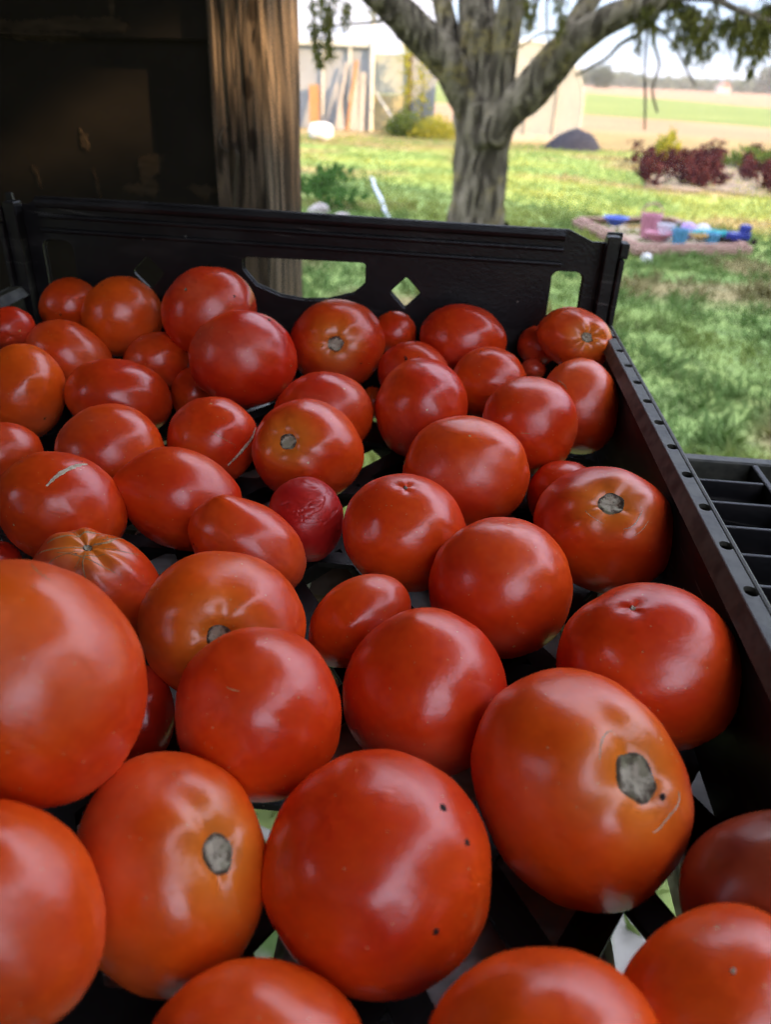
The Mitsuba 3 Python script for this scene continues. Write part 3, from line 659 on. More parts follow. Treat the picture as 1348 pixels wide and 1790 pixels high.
class Fruit:
    def __init__(self, k):
        f = FRUIT[k]
        self.k, self.c = k, np.array(f[:3]) / 1e3
        xx, yy, zz_, xy, xz, yz = np.array(f[3:9]) / 1e3
        self.M = np.array([[xx, xy, xz], [xy, yy, yz], [xz, yz, zz_]])
        self.z = unit(np.array(f[9:12]))
        a = np.array([0.2, 0.9, 0.3]) if abs(self.z[1]) < 0.8 else np.array([0.9, 0.1, 0.3])
        self.x = unit(np.cross(a, self.z)); self.y = np.cross(self.z, self.x)
        self.h, self.ribs, self.amp, self.tip, self.scar, self.dip = LOOK[k][:6]
        self.seed = sum(map(ord, k)) * 7 + len(k)
        r_ = np.random.default_rng(self.seed)
        self.ph, self.ph2, self.dent = r_.random() * 6.28, r_.random() * 6.28, r_.normal(size=3)
    def angles(self, n):
        return np.arccos(np.clip(n @ self.z, -1, 1)), np.arctan2(n @ self.y, n @ self.x)
    def dirs(self, th, ph):
        return (np.sin(th) * np.cos(ph))[..., None] * self.x + (np.sin(th) * np.sin(ph))[..., None] * self.y + np.cos(th)[..., None] * self.z
    def rad(self, th, ph):
        n = self.dirs(th, ph)
        wob = 0.55 * np.sin(ph * 2 + self.ph2) + 0.35 * np.sin(ph * 3 - self.ph)
        lobes = np.cos(self.ribs * ph + self.ph + wob)
        crease = -np.abs(np.sin((self.ribs * ph + self.ph + wob) / 2)) ** 3
        shoulder = np.exp(-((th - 0.50) / 0.38) ** 2)
        r = 1 + self.amp * (0.75 * lobes + 0.55 * crease + 0.15) * (shoulder + 0.30 * np.exp(-((th - 1.3) / 0.5) ** 2))
        r = r - self.dip * np.exp(-(th / 0.26) ** 2) + 0.28 * self.dip * np.exp(-((th - 0.55) / 0.28) ** 2)
        r = r - 0.038 * np.exp(-(th / (self.scar * 1.05)) ** 4)      # the scar sits in a small pit
        b = np.pi - th
        if self.tip > 0:
            r = r + self.tip * (np.exp(-(b / 0.30) ** 2) + 0.25 * np.exp(-(b / 0.60) ** 2))
        elif self.tip < 0:
            r = r + self.tip * np.exp(-(b / 0.16) ** 2) * (1 + 0.3 * np.cos(3 * ph))
        r = r + 0.085 * (meshkit.fbm(n * 1.5 + self.seed % 17, 2, self.seed) - 0.5) + 0.016 * (meshkit.noise(n * 5 + 3, self.seed + 2) - 0.5)
        return r
    def at(self, th, ph, lift=0.0):
        th, ph = np.asarray(th, float), np.asarray(ph, float)
        return self.c + ((self.rad(th, ph) + lift)[..., None] * self.dirs(th, ph)) @ self.M.T
    def skin(self):
        ring = np.concatenate([[0.04, 0.08, 0.12, 0.16, 0.20, 0.24, 0.29, 0.36], np.linspace(0.44, np.pi - 0.36, NT - 12), np.pi - np.array([0.27, 0.19, 0.12, 0.06])])
        th, ph = np.meshgrid(ring, np.arange(NP) * 2 * np.pi / NP, indexing='ij')
        v = self.at(th, ph).reshape(-1, 3)
        top, bot = self.at(np.array([0.0]), np.array([0.0])), self.at(np.array([np.pi]), np.array([0.0]))
        n = len(ring)
        i, j = np.meshgrid(np.arange(n - 1), np.arange(NP), indexing='ij')
        q = np.stack([i * NP + j, (i + 1) * NP + j, (i + 1) * NP + (j + 1) % NP, i * NP + (j + 1) % NP], -1).reshape(-1, 4)
        jj = np.arange(NP)
        t, b = n * NP, n * NP + 1
        f = np.vstack([q[:, [0, 1, 2]], q[:, [0, 2, 3]], np.stack([np.full(NP, t), jj, (jj + 1) % NP], 1), np.stack([np.full(NP, b), (n - 1) * NP + (jj + 1) % NP, (n - 1) * NP + jj], 1)])
        uv = np.stack([np.full(n * NP + 2, self.h), np.concatenate([th.ravel(), [0, np.pi]]) / np.pi], 1)
        return trimesh.Trimesh(np.vstack([v, top, bot]), f, process=False), uv
    def scar_mesh(self, size, end=False, n=36, rings=7):
        """A rough corky disc in the hollow of the stem end (or at the blossom end)."""
        ph = np.arange(n) * 2 * np.pi / n
        edge = size * (1 + 0.07 * (meshkit.noise(np.stack([np.cos(ph) * 1.7, np.sin(ph) * 1.7, ph * 0 + self.seed], 1), 3) - 0.5) * 2 + 0.03 * np.sin(5 * ph + self.ph))
        V, F = [], []
        for k in range(rings + 1):
            t = k / rings
            th = edge * t
            lift = 0.016 + 0.008 * (meshkit.fbm(np.stack([np.cos(ph) * t * 5, np.sin(ph) * t * 5, ph * 0 + self.seed], 1), 2, 9) - 0.5) - (0.030 if k == rings else 0)
            lift = lift + 0.007 * np.exp(-((t - 0.8) / 0.15) ** 2) - 0.009 * np.exp(-(t / 0.5) ** 2) * (not end)
            V.append(self.at(np.pi - th if end else th, ph, lift))
        V = np.vstack(V)
        i, j = np.meshgrid(np.arange(rings), np.arange(n), indexing='ij')
        q = np.stack([i * n + j, (i + 1) * n + j, (i + 1) * n + (j + 1) % n, i * n + (j + 1) % n], -1).reshape(-1, 4)
        f = np.vstack([q[:, [0, 1, 2]], q[:, [0, 2, 3]]])
        uv = np.repeat(np.linspace(0, 1, rings + 1), n)
        return trimesh.Trimesh(V, f[:, ::-1] if end else f, process=False), np.stack([uv, uv], 1)
    def ribbon(self, pts, width, lift=0.006, n=28, taper=True, seed=1):
        """A raised strip with a ragged edge along directions on the skin."""
        from scipy.interpolate import PchipInterpolator
        p = unit(np.array(pts))
        t = np.linspace(0, len(p) - 1, n)
        p = unit(PchipInterpolator(np.arange(len(p)), p)(t)) if len(p) > 2 else unit(p[0] + (p[1] - p[0]) * (t / t[-1])[:, None])
        d = np.gradient(p, axis=0)
        s = unit(np.cross(p, d))
        r_ = np.random.default_rng(self.seed + seed)
        w = width * (0.65 + 0.5 * r_.random(n)) * (np.sin(np.pi * np.linspace(0.06, 0.97, n)) ** 0.6 if taper else 1)
        rows = []
        for o, l in ((-1, -0.010), (-0.55, lift), (0, lift * 0.6), (0.55, lift), (1, -0.010)):
            q = unit(p + s * (w * o)[:, None])
            th, ph = self.angles(q)
            rows.append(self.at(th, ph, l * (0.6 + 0.8 * r_.random(n)) if l > 0 else l))
        V = np.stack(rows, 1).reshape(-1, 3)
        i, j = np.meshgrid(np.arange(n - 1), np.arange(4), indexing='ij')
        q = np.stack([i * 5 + j, i * 5 + j + 1, (i + 1) * 5 + j + 1, (i + 1) * 5 + j], -1).reshape(-1, 4)
        m = trimesh.Trimesh(V, np.vstack([q[:, [0, 1, 2]], q[:, [0, 2, 3]]]), process=False)
        out = (m.triangles_center - self.c)
        if (np.einsum('ij,ij->i', m.face_normals, out) < 0).mean() > 0.5:
            m.invert()
        return m
    def arc(self, th, a, b, width, seed):
        ph = np.linspace(a, b, 14)
        th = th + 0.012 * np.sin(ph * 5 + seed)
        return self.ribbon(self.dirs(th, ph), width, 0.004, 30, True, seed)
    def dot(self, n, size):
        th, ph = self.angles(unit(np.array(n)))
        p = self.at(np.array([th]), np.array([ph]), 0.002)[0]
        m = trimesh.creation.icosphere(2, size)
        o = unit(p - self.c)
        v = m.vertices
        v = v + v * 0.5 * (meshkit.noise(v / size * 2 + self.seed, 4) - 0.5)[:, None]
        m.vertices = v - np.outer(v @ o, o) * 0.65 + p
        return m

fruits, keys = {}, {}
for k in FRUIT:
    f = Fruit(k)
    key = thing('tomato', LOOK[k][6], 'tomato', 'tomatoes heaped in the black crate')
    m, uv = f.skin()
    whole(key, m, {'T': 'wrinkled_skin', 'I': 'bruised_skin'}.get(k, 'tomato_skin'), True, uv)
    sm, suv = f.scar_mesh(f.scar)
    part(key, 'stem_scar', sm, 'cork', True, suv)
    fruits[k], keys[k] = f, key
for k in ('J', 'R', 'AI', 'H', 'AJ'):
    sm, suv = fruits[k].scar_mesh(0.035 if k != 'H' else 0.028, True, 14, 3)
    part(keys[k], 'blossom_scar', sm, 'cork', True, suv * 0.6 + 0.4)
def mark(k, name, pts, width, m='pale_cork', lift=0.006, seed=1, label=None):
    part(keys[k], name, fruits[k].ribbon(pts, width, lift, 28, True, seed), m, True, label=label)
mark('W', 'dry_crack', [(0.198, -0.613, 0.765), (0.281, -0.446, 0.85), (0.376, -0.217, 0.901), (0.445, -0.015, 0.896), (0.508, 0.202, 0.837)], 0.050, label='pale dry crack')
mark('Z', 'healed_split', [(0.553, -0.814, -0.177), (0.706, -0.708, -0.028), (0.856, -0.5, 0.132), (0.941, -0.231, 0.248), (0.932, 0.114, 0.344)], 0.050, label='white healed split')
mark('Z', 'fine_crack', [(0.145, -0.766, 0.626), (0.418, -0.771, 0.48), (0.707, -0.661, 0.252)], 0.010, 'tan_cork', 0.003, 2)
mark('A', 'scratch', [(0.046, 0.363, 0.931), (0.212, 0.218, 0.953), (0.313, 0.184, 0.932)], 0.012, 'tan_cork', 0.002)
mark('L', 'scratch', [(-0.204, -0.515, 0.832), (-0.113, -0.548, 0.829), (-0.035, -0.555, 0.831)], 0.012, 'tan_cork', 0.002)
for s_, pts in enumerate([[(-0.753, -0.267, 0.601), (-0.273, -0.336, 0.901), (0.116, -0.114, 0.987), (0.377, 0.12, 0.919), (0.383, 0.622, 0.683)], [(0.42, 0.618, 0.665), (0.573, 0.615, 0.541)],
                          [(-0.069, -0.403, 0.912), (0.36, -0.477, 0.802), (0.579, -0.459, 0.674)], [(0.167, 0.125, 0.978), (0.313, 0.615, 0.724), (0.517, 0.618, 0.593)],
                          [(-0.55, -0.15, 0.82), (-0.1, 0.05, 0.99), (0.15, 0.45, 0.88)], [(-0.3, -0.45, 0.84), (0.1, -0.42, 0.90), (0.4, -0.25, 0.88)]]):
    mark('X', 'corky_streak', pts, 0.034 if s_ in (0, 4) else 0.018, 'tan_cork', 0.003, s_)
r_ = np.random.default_rng(77)
fx = fruits['X']
for s_ in range(7):      # fine streaks fanning out from the stem end
    ph = 6.28 * r_.random(); a_, b_ = 0.12 + 0.25 * r_.random(), 0.45 + 0.45 * r_.random()
    mark('X', 'corky_streak', fx.dirs(np.linspace(a_, b_, 4), ph + np.cumsum(r_.normal(0, 0.09, 4))), 0.008 + 0.010 * r_.random(), 'tan_cork', 0.0025, 20 + s_)
mark('AU', 'curved_scar', [(-0.651, -0.371, 0.662), (-0.533, -0.541, 0.651), (-0.445, -0.683, 0.579)], 0.022, 'tan_cork', 0.002)
mark('AT', 'dark_crease', [(-0.36, -0.912, 0.198), (-0.15, -0.95, 0.24), (0.076, -0.968, 0.238)], 0.016, 'tan_cork', -0.001)
mark('AG', 'crease_scar', [(0.677, -0.062, 0.733), (0.80, -0.06, 0.58), (0.926, -0.013, 0.379)], 0.020, 'tan_cork', 0.002)
for k, arcs in (('E', [(0.40, 5.3, 6.5, 0.010), (0.38, 2.4, 3.3, 0.011)]), ('P', [(0.42, 5.2, 6.3, 0.007), (0.55, 5.4, 6.1, 0.005), (0.37, 3.7, 4.6, 0.006)])):
    for s_, (th, a, b, w) in enumerate(arcs):
        part(keys[k], 'cracked_ring', fruits[k].arc(th, a, b, w, s_), 'pale_cork', True)
for k, n, s in (('D', (0.506, 0.027, 0.862), 0.0011), ('D', (0.711, -0.152, 0.687), 0.0009), ('D', (0.509, -0.76, 0.404), 0.0009), ('E', (0.548, -0.557, 0.624), 0.0011), ('AI', (0.704, -0.491, 0.513), 0.0008)):
    part(keys[k], 'black_speck', fruits[k].dot(n, s), 'black_speck', True)
f = fruits['AP']
th, ph = f.angles(unit(np.array((-0.184, -0.772, 0.608))))
b = f.at(np.array([th]), np.array([ph]))[0]
part(keys['AP'], 'dried_stalk', tube([b, b + [0.0004, -0.001, 0.002], b + [-0.0006, -0.002, 0.0048]], [0.0011, 0.0008, 0.0006], 7), 'black_speck', True)

# ------------------------------------------------------------------ the willow
LIMBS = {
    'trunk': [(0.06,6.69,-0.44,0.392), (0.02,6.69,0.09,0.299), (0.03,6.69,0.40,0.267), (0.02,6.69,0.68,0.263), (0.02,6.69,0.92,0.286), (-0.00,6.69,1.09,0.267)],
    'limb': [(0.00,6.63,0.86,0.202), (-0.13,6.63,1.11,0.197), (-0.31,6.56,1.33,0.185), (-0.53,6.50,1.51,0.179), (-0.73,6.44,1.67,0.153), (-0.97,6.31,1.82,0.122), (-1.30,6.18,1.97,0.087), (-1.69,6.05,2.06,0.053)],
    'limb_001': [(-0.02,6.75,0.92,0.154), (-0.17,6.75,1.19,0.134), (-0.28,6.82,1.43,0.114), (-0.36,6.88,1.64,0.105), (-0.46,6.95,1.87,0.095), (-0.63,7.07,2.22,0.081)],
    'limb_002': [(0.02,6.69,0.88,0.179), (-0.01,6.69,1.20,0.204), (-0.08,6.69,1.48,0.194), (-0.13,6.75,1.71,0.185), (-0.18,6.82,2.02,0.162), (-0.28,6.82,2.45,0.118)],
    'limb_003': [(0.08,6.56,0.89,0.150), (0.12,6.56,1.20,0.145), (0.13,6.56,1.48,0.140), (0.14,6.50,1.71,0.134), (0.16,6.44,1.96,0.114), (0.21,6.44,2.37,0.090)],
    'limb_004': [(0.08,6.56,0.82,0.176), (0.21,6.50,1.02,0.179), (0.39,6.44,1.21,0.187), (0.53,6.37,1.40,0.176), (0.67,6.24,1.54,0.149), (0.86,6.12,1.66,0.119), (1.09,5.92,1.75,0.093), (1.37,5.73,1.86,0.068), (1.65,5.54,1.94,0.049)],
    'limb_005': [(0.45,6.50,1.26,0.114), (0.58,6.56,1.50,0.106), (0.69,6.63,1.71,0.102), (0.85,6.69,1.97,0.088), (1.06,6.69,2.22,0.073)],
    'limb_006': [(0.76,6.18,1.60,0.062), (0.92,6.05,1.64,0.052), (1.07,5.99,1.71,0.042), (1.24,5.92,1.79,0.035), (1.44,5.80,1.78,0.028), (1.61,5.67,1.71,0.025), (1.80,5.54,1.65,0.020), (2.03,5.41,1.61,0.016)],
    'twig': [(1.10,5.99,1.67,0.033), (1.06,5.99,1.58,0.026), (0.93,5.99,1.50,0.023), (0.85,5.99,1.41,0.021), (0.73,5.99,1.34,0.019), (0.64,5.99,1.29,0.012)],
    'twig_001': [(1.09,5.92,1.65,0.021), (1.10,5.92,1.51,0.016), (1.12,5.92,1.36,0.014), (1.16,5.92,1.18,0.014), (1.20,5.92,0.96,0.012)],
    'twig_002': [(1.10,5.92,1.64,0.019), (1.17,5.92,1.48,0.016), (1.22,5.92,1.37,0.016), (1.20,5.92,1.25,0.014), (1.27,5.92,1.08,0.014)],
    'twig_003': [(1.13,5.92,1.62,0.019), (1.28,5.92,1.52,0.014), (1.37,5.92,1.42,0.014), (1.45,5.92,1.32,0.014), (1.51,5.92,1.26,0.009)],
    'twig_004': [(1.11,5.92,1.64,0.014), (1.22,5.92,1.59,0.012), (1.34,5.92,1.61,0.012), (1.47,5.92,1.63,0.009)],
    'twig_005': [(0.80,6.44,1.58,0.020), (0.45,6.44,1.58,0.015), (0.22,6.44,1.46,0.012), (0.11,6.44,1.42,0.007)],
    'twig_006': [(-0.70,6.31,1.67,0.024), (-0.90,6.31,1.59,0.017), (-1.10,6.31,1.57,0.015), (-1.30,6.31,1.54,0.010)],
    'twig_007': [(0.40,6.44,1.82,0.017), (0.42,6.44,1.64,0.015), (0.47,6.44,1.43,0.010)],
    'twig_008': [(1.46,5.80,1.79,0.016), (1.56,5.80,1.63,0.012), (1.62,5.80,1.53,0.009), (1.69,5.80,1.42,0.007)],}
rng = np.random.default_rng(21)
wt = thing('willow_tree', 'old willow with a thick forked trunk standing on the lawn', 'tree')
for n_, pts in LIMBS.items():
    base = n_.split('_')[0]
    a = np.array(pts)
    if n_ == 'trunk':
        a[0, 2], a[0, 3] = -0.06, 0.36
    sides = 40 if base == 'trunk' else 24 if base == 'limb' else 8
    part(wt, base, tube(a[:, :3], a[:, 3] * (0.88 if base == 'trunk' else 0.80 if base == 'limb' else 0.62), sides, 0.34 if base == 'trunk' else 0.30 if base == 'limb' else 0.12, len(n_) + len(pts), 9 if base != 'twig' else 5), 'bark', True)
part(wt, 'knot', place(trimesh.Trimesh(*(lambda m: (m.vertices * np.array([0.085, 0.05, 0.095]) * (0.8 + 0.4 * meshkit.noise(m.vertices * 2.5, 3))[:, None], m.faces))(trimesh.creation.icosphere(3, 1.0)), process=False), (0.0, 6.445, 0.83)), 'bark', True)
twigs_ = []
for k in range(34):      # thin bare twigs among the limbs
    q = rng.random()
    st = np.array([-1.3 + 3.4 * q, 6.6 - 0.9 * q + rng.normal(0, 0.25), 1.85 + 0.25 * rng.random()])
    L = 0.15 + 0.45 * rng.random() ** 2
    twigs_.append(tube([st, st + [rng.normal(0, 0.08), rng.normal(0, 0.05), -0.45 * L], st + [rng.normal(0, 0.16), rng.normal(0, 0.08), -L]], [0.009, 0.006, 0.003], 5, sub=3))
strands = [[(-1.34, 6.05, 1.72), (-1.32, 6.05, 1.49), (-1.27, 6.05, 1.3)], [(-1.27, 6.05, 1.76), (-1.23, 6.05, 1.56), (-1.2, 6.05, 1.36)], [(-1.18, 6.05, 1.76), (-1.2, 6.05, 1.62), (-1.21, 6.05, 1.54)],
           [(-1.09, 6.05, 1.7), (-1.08, 6.05, 1.56)], [(1.39, 6.05, 1.75), (1.45, 6.05, 1.58), (1.46, 6.05, 1.43)], [(1.49, 6.05, 1.62), (1.55, 6.05, 1.41)], [(1.88, 6.05, 1.75), (1.89, 6.05, 1.57), (1.91, 6.05, 1.35)],
           [(1.97, 6.05, 1.66), (1.97, 6.05, 1.46)], [(1.76, 6.05, 1.78), (1.75, 6.05, 1.6)], [(0.22, 6.05, 1.78), (0.26, 6.05, 1.58)], [(0.29, 6.05, 1.78), (0.28, 6.05, 1.61)], [(0.49, 6.05, 1.8), (0.48, 6.05, 1.55)]]
for k in range(44):      # short shoots along the right limb and its side branch
    t = rng.random()
    x = 0.95 + 1.15 * t
    y = 5.95 - 0.5 * t
    z = 1.70 + 0.06 * np.sin(9 * t)
    L = 0.04 + 0.24 * rng.random() ** 2
    strands.append([(x, y, z + 0.03), (x + rng.normal(0, 0.04), y + rng.normal(0, 0.05), z - L)])
for k in range(90):      # the crown above
    a, r_ = rng.random() * 6.28, 0.4 + 2.7 * rng.random() ** 0.6
    c = np.array([0.25 + r_ * np.cos(a), 6.7 + r_ * np.sin(a), 2.05 + 1.9 * rng.random()])
    if c[1] < 6.4 and c[2] < 2.2:
        c[2] += 0.4
    strands.append([c, c + [rng.normal(0, 0.1), rng.normal(0, 0.1), -0.10], c + [rng.normal(0, 0.12), rng.normal(0, 0.12), -0.25 - 0.30 * rng.random()]])
tw, lf = [], []
for k, s in enumerate(strands):
    s = np.array(s, float)
    tw.append(tube(s, np.linspace(0.006, 0.0025, len(s)), 5, sub=3))
    seg = np.linalg.norm(np.diff(s, axis=0), axis=1).sum()
    n = int((120 if k < 4 else 80 if k < 56 else 60) * seg / 0.3)
    t = rng.random(n) * (len(s) - 1)
    i = np.minimum(t.astype(int), len(s) - 2)
    p = s[i] + (s[i + 1] - s[i]) * (t - i)[:, None] + rng.normal(0, 0.012, (n, 3))
    d = rng.normal(0, 0.5, (n, 3)) + [0, 0, -0.8]
    lf.append(leaves(p, d, 0.05 + 0.05 * rng.random(n), 0.013 + 0.007 * rng.random(n), rng))
n = 9000
a, r_, h = rng.random(n) * 6.28, 3.3 * rng.random(n) ** 0.55, rng.random(n)
p = np.stack([0.25 + r_ * np.cos(a), 6.9 + r_ * np.sin(a), 2.5 + h * 2.6 - 0.10 * r_ ** 2 * (1 - h)], 1)
keep = (meshkit.fbm(p * 1.3, 3, 6) > 0.50) & (p[:, 2] > 2.15)
lf.append(leaves(p[keep], rng.normal(0, 0.5, (keep.sum(), 3)) + [0, 0, -0.6], 0.16, 0.045, rng))
part(wt, 'shoots', mesh_of(*tw, *twigs_), 'bark', True, kind='stuff')
part(wt, 'foliage', join(lf), 'willow_leaf', kind='stuff', label='thin hanging willow leaves')

# ------------------------------------------------------------------ leafy trees on the right, outside the view, that shade the stand and the near lawn
rng = np.random.default_rng(31)
a0, dr_ = np.array([9.5, 2.3]), np.array([-0.573, -0.819])
beam = [(np.array([-0.375, 0.595, 1.315]), 0.105), (np.array([-0.335, 0.62, 1.060]), 0.015)]
for k in range(4):
    key = thing('shade_tree', 'tall leafy tree right of the view whose shadow covers the near lawn', 'tree', 'trees outside the view on the right')
    base = a0 + dr_ * (1.25 + 2.08 * k)
    part(key, 'trunk', tube([(base[0], base[1], -0.1), (base[0] + 0.1, base[1], 2.5), (base[0], base[1] + 0.1, 5.5)], [0.20, 0.15, 0.05], 10), 'bark', True)
    n = 13000
    p = np.stack([rng.uniform(-1.5, 1.5, n), rng.normal(0, 0.45, n), rng.uniform(0.15, 6.9, n)], 1)
    edge = 1.0 - 0.25 * (p[:, 2] > 5.5) * ((p[:, 2] - 5.5) / 1.9) ** 2
    ok = np.abs(p[:, 0]) < 1.55 * edge + 0.2 * (meshkit.noise(p * 1.5, k) - 0.5)
    p = p[ok]
    w = np.stack([base[0] + dr_[0] * p[:, 0] - dr_[1] * p[:, 1], base[1] + dr_[1] * p[:, 0] + dr_[0] * p[:, 1], p[:, 2]], 1)
    s_ = SUN / np.linalg.norm(SUN)
    for o, rad in beam:
        rel = w - o
        dist = np.linalg.norm(rel - np.outer(rel @ s_, s_), axis=1)
        w = w[dist > rad + 0.10]
    part(key, 'crown', join([leaves(w, rng.normal(0, 1, (len(w), 3)), 0.20 + 0.1 * rng.random(len(w)), 0.15, rng)]), 'shade_leaf')

# ------------------------------------------------------------------ sandbox and toys
sb = thing('sandbox', 'low wooden sandbox on the lawn with toys lying in it', 'sandbox')
L_, F_, R_, B_ = np.array([1.00, 7.54]), np.array([1.38, 6.13]), np.array([2.42, 6.52]), np.array([2.06, 7.93])
def board(a, b, h=0.055, w=0.05):
    d = (b - a); Ln = np.linalg.norm(d); ang = math.atan2(d[1], d[0]); mid = (a + b) / 2
    nrm = np.array([-d[1], d[0]]) / Ln
    wall = place(bevel_box(Ln - 0.03, 0.03, h, 0.004), (mid[0], mid[1], h / 2 + 0.02), ang)
    seat = place(bevel_box(Ln - 0.06, w, 0.022, 0.004), (mid[0] + nrm[0] * 0.045, mid[1] + nrm[1] * 0.045, h + 0.0325), ang)
    return wall, seat
for a, b in ((L_, F_), (F_, R_), (R_, B_), (B_, L_)):
    wl, st = board(a, b)
    part(sb, 'side_board', wl, 'sandbox_board')
    part(sb, 'ledge', st, 'sandbox_board')
sandp = Polygon([L_, F_, R_, B_]).buffer(-0.03)
m = extrude(sandp, 0.03)
part(sb, 'sand', m, 'sand')
ZS = 0.03
def toy(name, label, cat, mesh, m, pos, more=()):
    key = thing(name, label, cat)
    if not more:
        whole(key, place(mesh, pos), m, 35)
    else:
        part(key, 'body', place(mesh, pos), m, 35)
        for nm, mm, mt in more:
            part(key, nm, place(mm, pos), mt, 35)
bucket = lathe([(0, 0), (0.055, 0), (0.075, 0.14), (0.08, 0.145), (0.075, 0.15), (0.068, 0.14), (0.05, 0.012), (0, 0.012)])
bowl = lathe([(0, 0), (0.05, 0), (0.10, 0.05), (0.125, 0.075), (0.118, 0.075), (0.09, 0.05), (0.04, 0.010), (0, 0.010)])
arch = tube([(0.075 * math.cos(a), 0, 0.145 + 0.07 * math.sin(a)) for a in np.linspace(0, np.pi, 9)], 0.005, 6, sub=2)
ball = trimesh.creation.icosphere(3, 0.075)
scoop = mesh_of(tube([(-0.16, 0, 0.02), (0.0, 0, 0.03)], 0.012, 8), place(lathe([(0, 0), (0.05, 0.004), (0.06, 0.03), (0.055, 0.03), (0.045, 0.008), (0, 0.006)], 14), (0.05, 0, 0.0)))
toy('toy_bowl', 'bright blue toy bowl in the left end of the sandbox', 'toy', bowl, 'toy_blue', (1.36, 7.25, ZS + 0.05))
toy('toy_spade', 'yellow toy spade beside the bright blue bowl in the sandbox', 'toy', scoop, 'toy_yellow', (1.62, 7.22, ZS + 0.03))
toy('toy_bucket', 'tall pink toy bucket with a handle in the middle of the sandbox', 'toy', place(bucket, rot=np.diag([1.25, 1.25, 1.35, 1])), 'toy_pink', (1.60, 6.88, ZS + 0.02), [('handle', place(arch, rot=np.diag([1.25, 1.25, 1.35, 1])), 'toy_pink')])
toy('toy_cup', 'white toy cup in front of the tall pink bucket', 'toy', bucket, 'toy_white', (1.70, 6.70, ZS + 0.02))
toy('toy_dish', 'salmon pink toy dish near the front board of the sandbox', 'toy', bowl, 'toy_pink', (1.62, 6.58, ZS + 0.04))
toy('toy_bucket', 'cyan toy pail by the front board of the sandbox', 'toy', place(bucket, rot=np.diag([1, 1, 0.9, 1])), 'toy_cyan', (1.78, 6.50, ZS + 0.03), [('handle', place(arch, rot=np.diag([1, 1, 0.9, 1])), 'toy_white')])
toy('toy_rake', 'yellow and red toy rake behind the front board', 'toy', mesh_of(scoop, place(bevel_box(0.02, 0.12, 0.03, 0.004), (0.11, 0, 0.03))), 'toy_yellow', (1.93, 6.66, ZS + 0.07), [('grip', tube([(-0.24, 0, 0.02), (-0.165, 0, 0.02)], 0.014, 8), 'toy_red')])
toy('toy_ball', 'small purple toy ball near the middle of the sandbox', 'toy', ball, 'toy_purple', (1.98, 7.02, ZS + 0.075))
toy('toy_ball', 'white toy ball beside the purple one', 'toy', ball, 'toy_white', (2.10, 6.98, ZS + 0.075))
toy('toy_shovel', 'teal toy shovel in the right half of the sandbox', 'toy', place(scoop, rot=np.diag([1.3, 1.5, 1.5, 1])), 'toy_teal', (2.18, 6.86, ZS + 0.06))
toy('toy_mould', 'light blue toy sand mould behind the front board', 'toy', place(bucket, rot=np.diag([0.9, 0.9, 0.6, 1])), 'toy_cyan', (2.10, 6.66, ZS + 0.03))
trk = thing('toy_truck', 'navy toy truck in the right corner of the sandbox', 'toy')
part(trk, 'body', place(mesh_of(bevel_box(0.20, 0.10, 0.06, 0.008), place(bevel_box(0.07, 0.095, 0.06, 0.01), (0.06, 0, 0.062))), (2.34, 6.72, ZS + 0.10), 0.4), 'toy_navy')
for sx in (-0.06, 0.06):
    for sy in (-0.055, 0.055):
        w_ = trimesh.creation.cylinder(0.028, 0.018, sections=16)
        part(trk, 'wheel', place(place(w_, (sx, 0, 0), rot=trimesh.transformations.rotation_matrix(np.pi / 2, [1, 0, 0])), (2.34 + sx * 0.92 - sy * 0.39, 6.72 + sx * 0.39 + sy * 0.92, ZS + 0.06), 0), 'black_speck')

# ------------------------------------------------------------------ lawn odds and ends
whole(thing('garden_hose', 'pale grey garden hose lying across the shaded lawn', 'hose'), tube([(-0.70, 6.5, 0.035), (-0.78, 7.0, 0.035), (-0.90, 7.7, 0.035), (-1.01, 8.44, 0.035), (-1.20, 9.5, 0.035), (-1.28, 10.06, 0.035), (-1.36, 10.5, 0.02)], 0.024, 10), 'hose_plastic', True)
def rock(pos, s, seed):
    m = trimesh.creation.icosphere(3, 1.0)
    v = m.vertices * (0.75 + 0.5 * meshkit.fbm(m.vertices * 1.3 + seed, 3, seed))[:, None]
    return place(trimesh.Trimesh(v * np.array(s), m.faces, process=False), pos)
whole(thing('field_stone', 'pale stone in the grass by the foot of the wooden post', 'stone'), rock((-1.52, 7.34, 0.04), (0.11, 0.08, 0.07), 3), 'stone', 40)
whole(thing('field_stone', 'pinkish stone in the grass, right of the one by the wooden post', 'stone'), rock((-1.26, 7.12, 0.03), (0.09, 0.07, 0.05), 5), 'stone', 40)
whole(thing('field_stone', 'small white stone alone in the grass in front of the sandbox', 'stone'), rock((1.39, 5.86, 0.05), (0.045, 0.045, 0.045), 7), 'white_cloth', 40)
whole(thing('white_sack', 'white plastic sack lying on the lawn by the greenhouse', 'sack'), rock((-3.10, 16.6, 0.16), (0.27, 0.24, 0.19), 9), 'white_cloth', True)
def weed(pos, n, h, label, seed):
    r_ = np.random.default_rng(seed)
    key = thing('leafy_weed', label, 'weed', None)
    p = np.array(pos) + np.stack([r_.normal(0, 0.13, n), r_.normal(0, 0.13, n), h * r_.random(n)], 1)
    d = np.stack([r_.normal(0, 0.7, n), r_.normal(0, 0.7, n), 0.3 + r_.random(n) * 0.5], 1)
    part(key, 'leaves', join([leaves(p, d, 0.14, 0.07, r_, 0.5)]), 'weed_leaf')
    part(key, 'stem', mesh_of(*[tube([np.array(pos), np.array(pos) + [r_.normal(0, .08), r_.normal(0, .08), h]], [0.006, 0.003], 5, sub=1) for _ in range(4)]), 'weed_leaf')
weed((-1.68, 8.3, 0), 60, 0.22, 'bright green leafy weed beside the wooden post', 1)
weed((-1.42, 7.75, 0), 50, 0.16, 'low green weed between the post and the hose', 2)
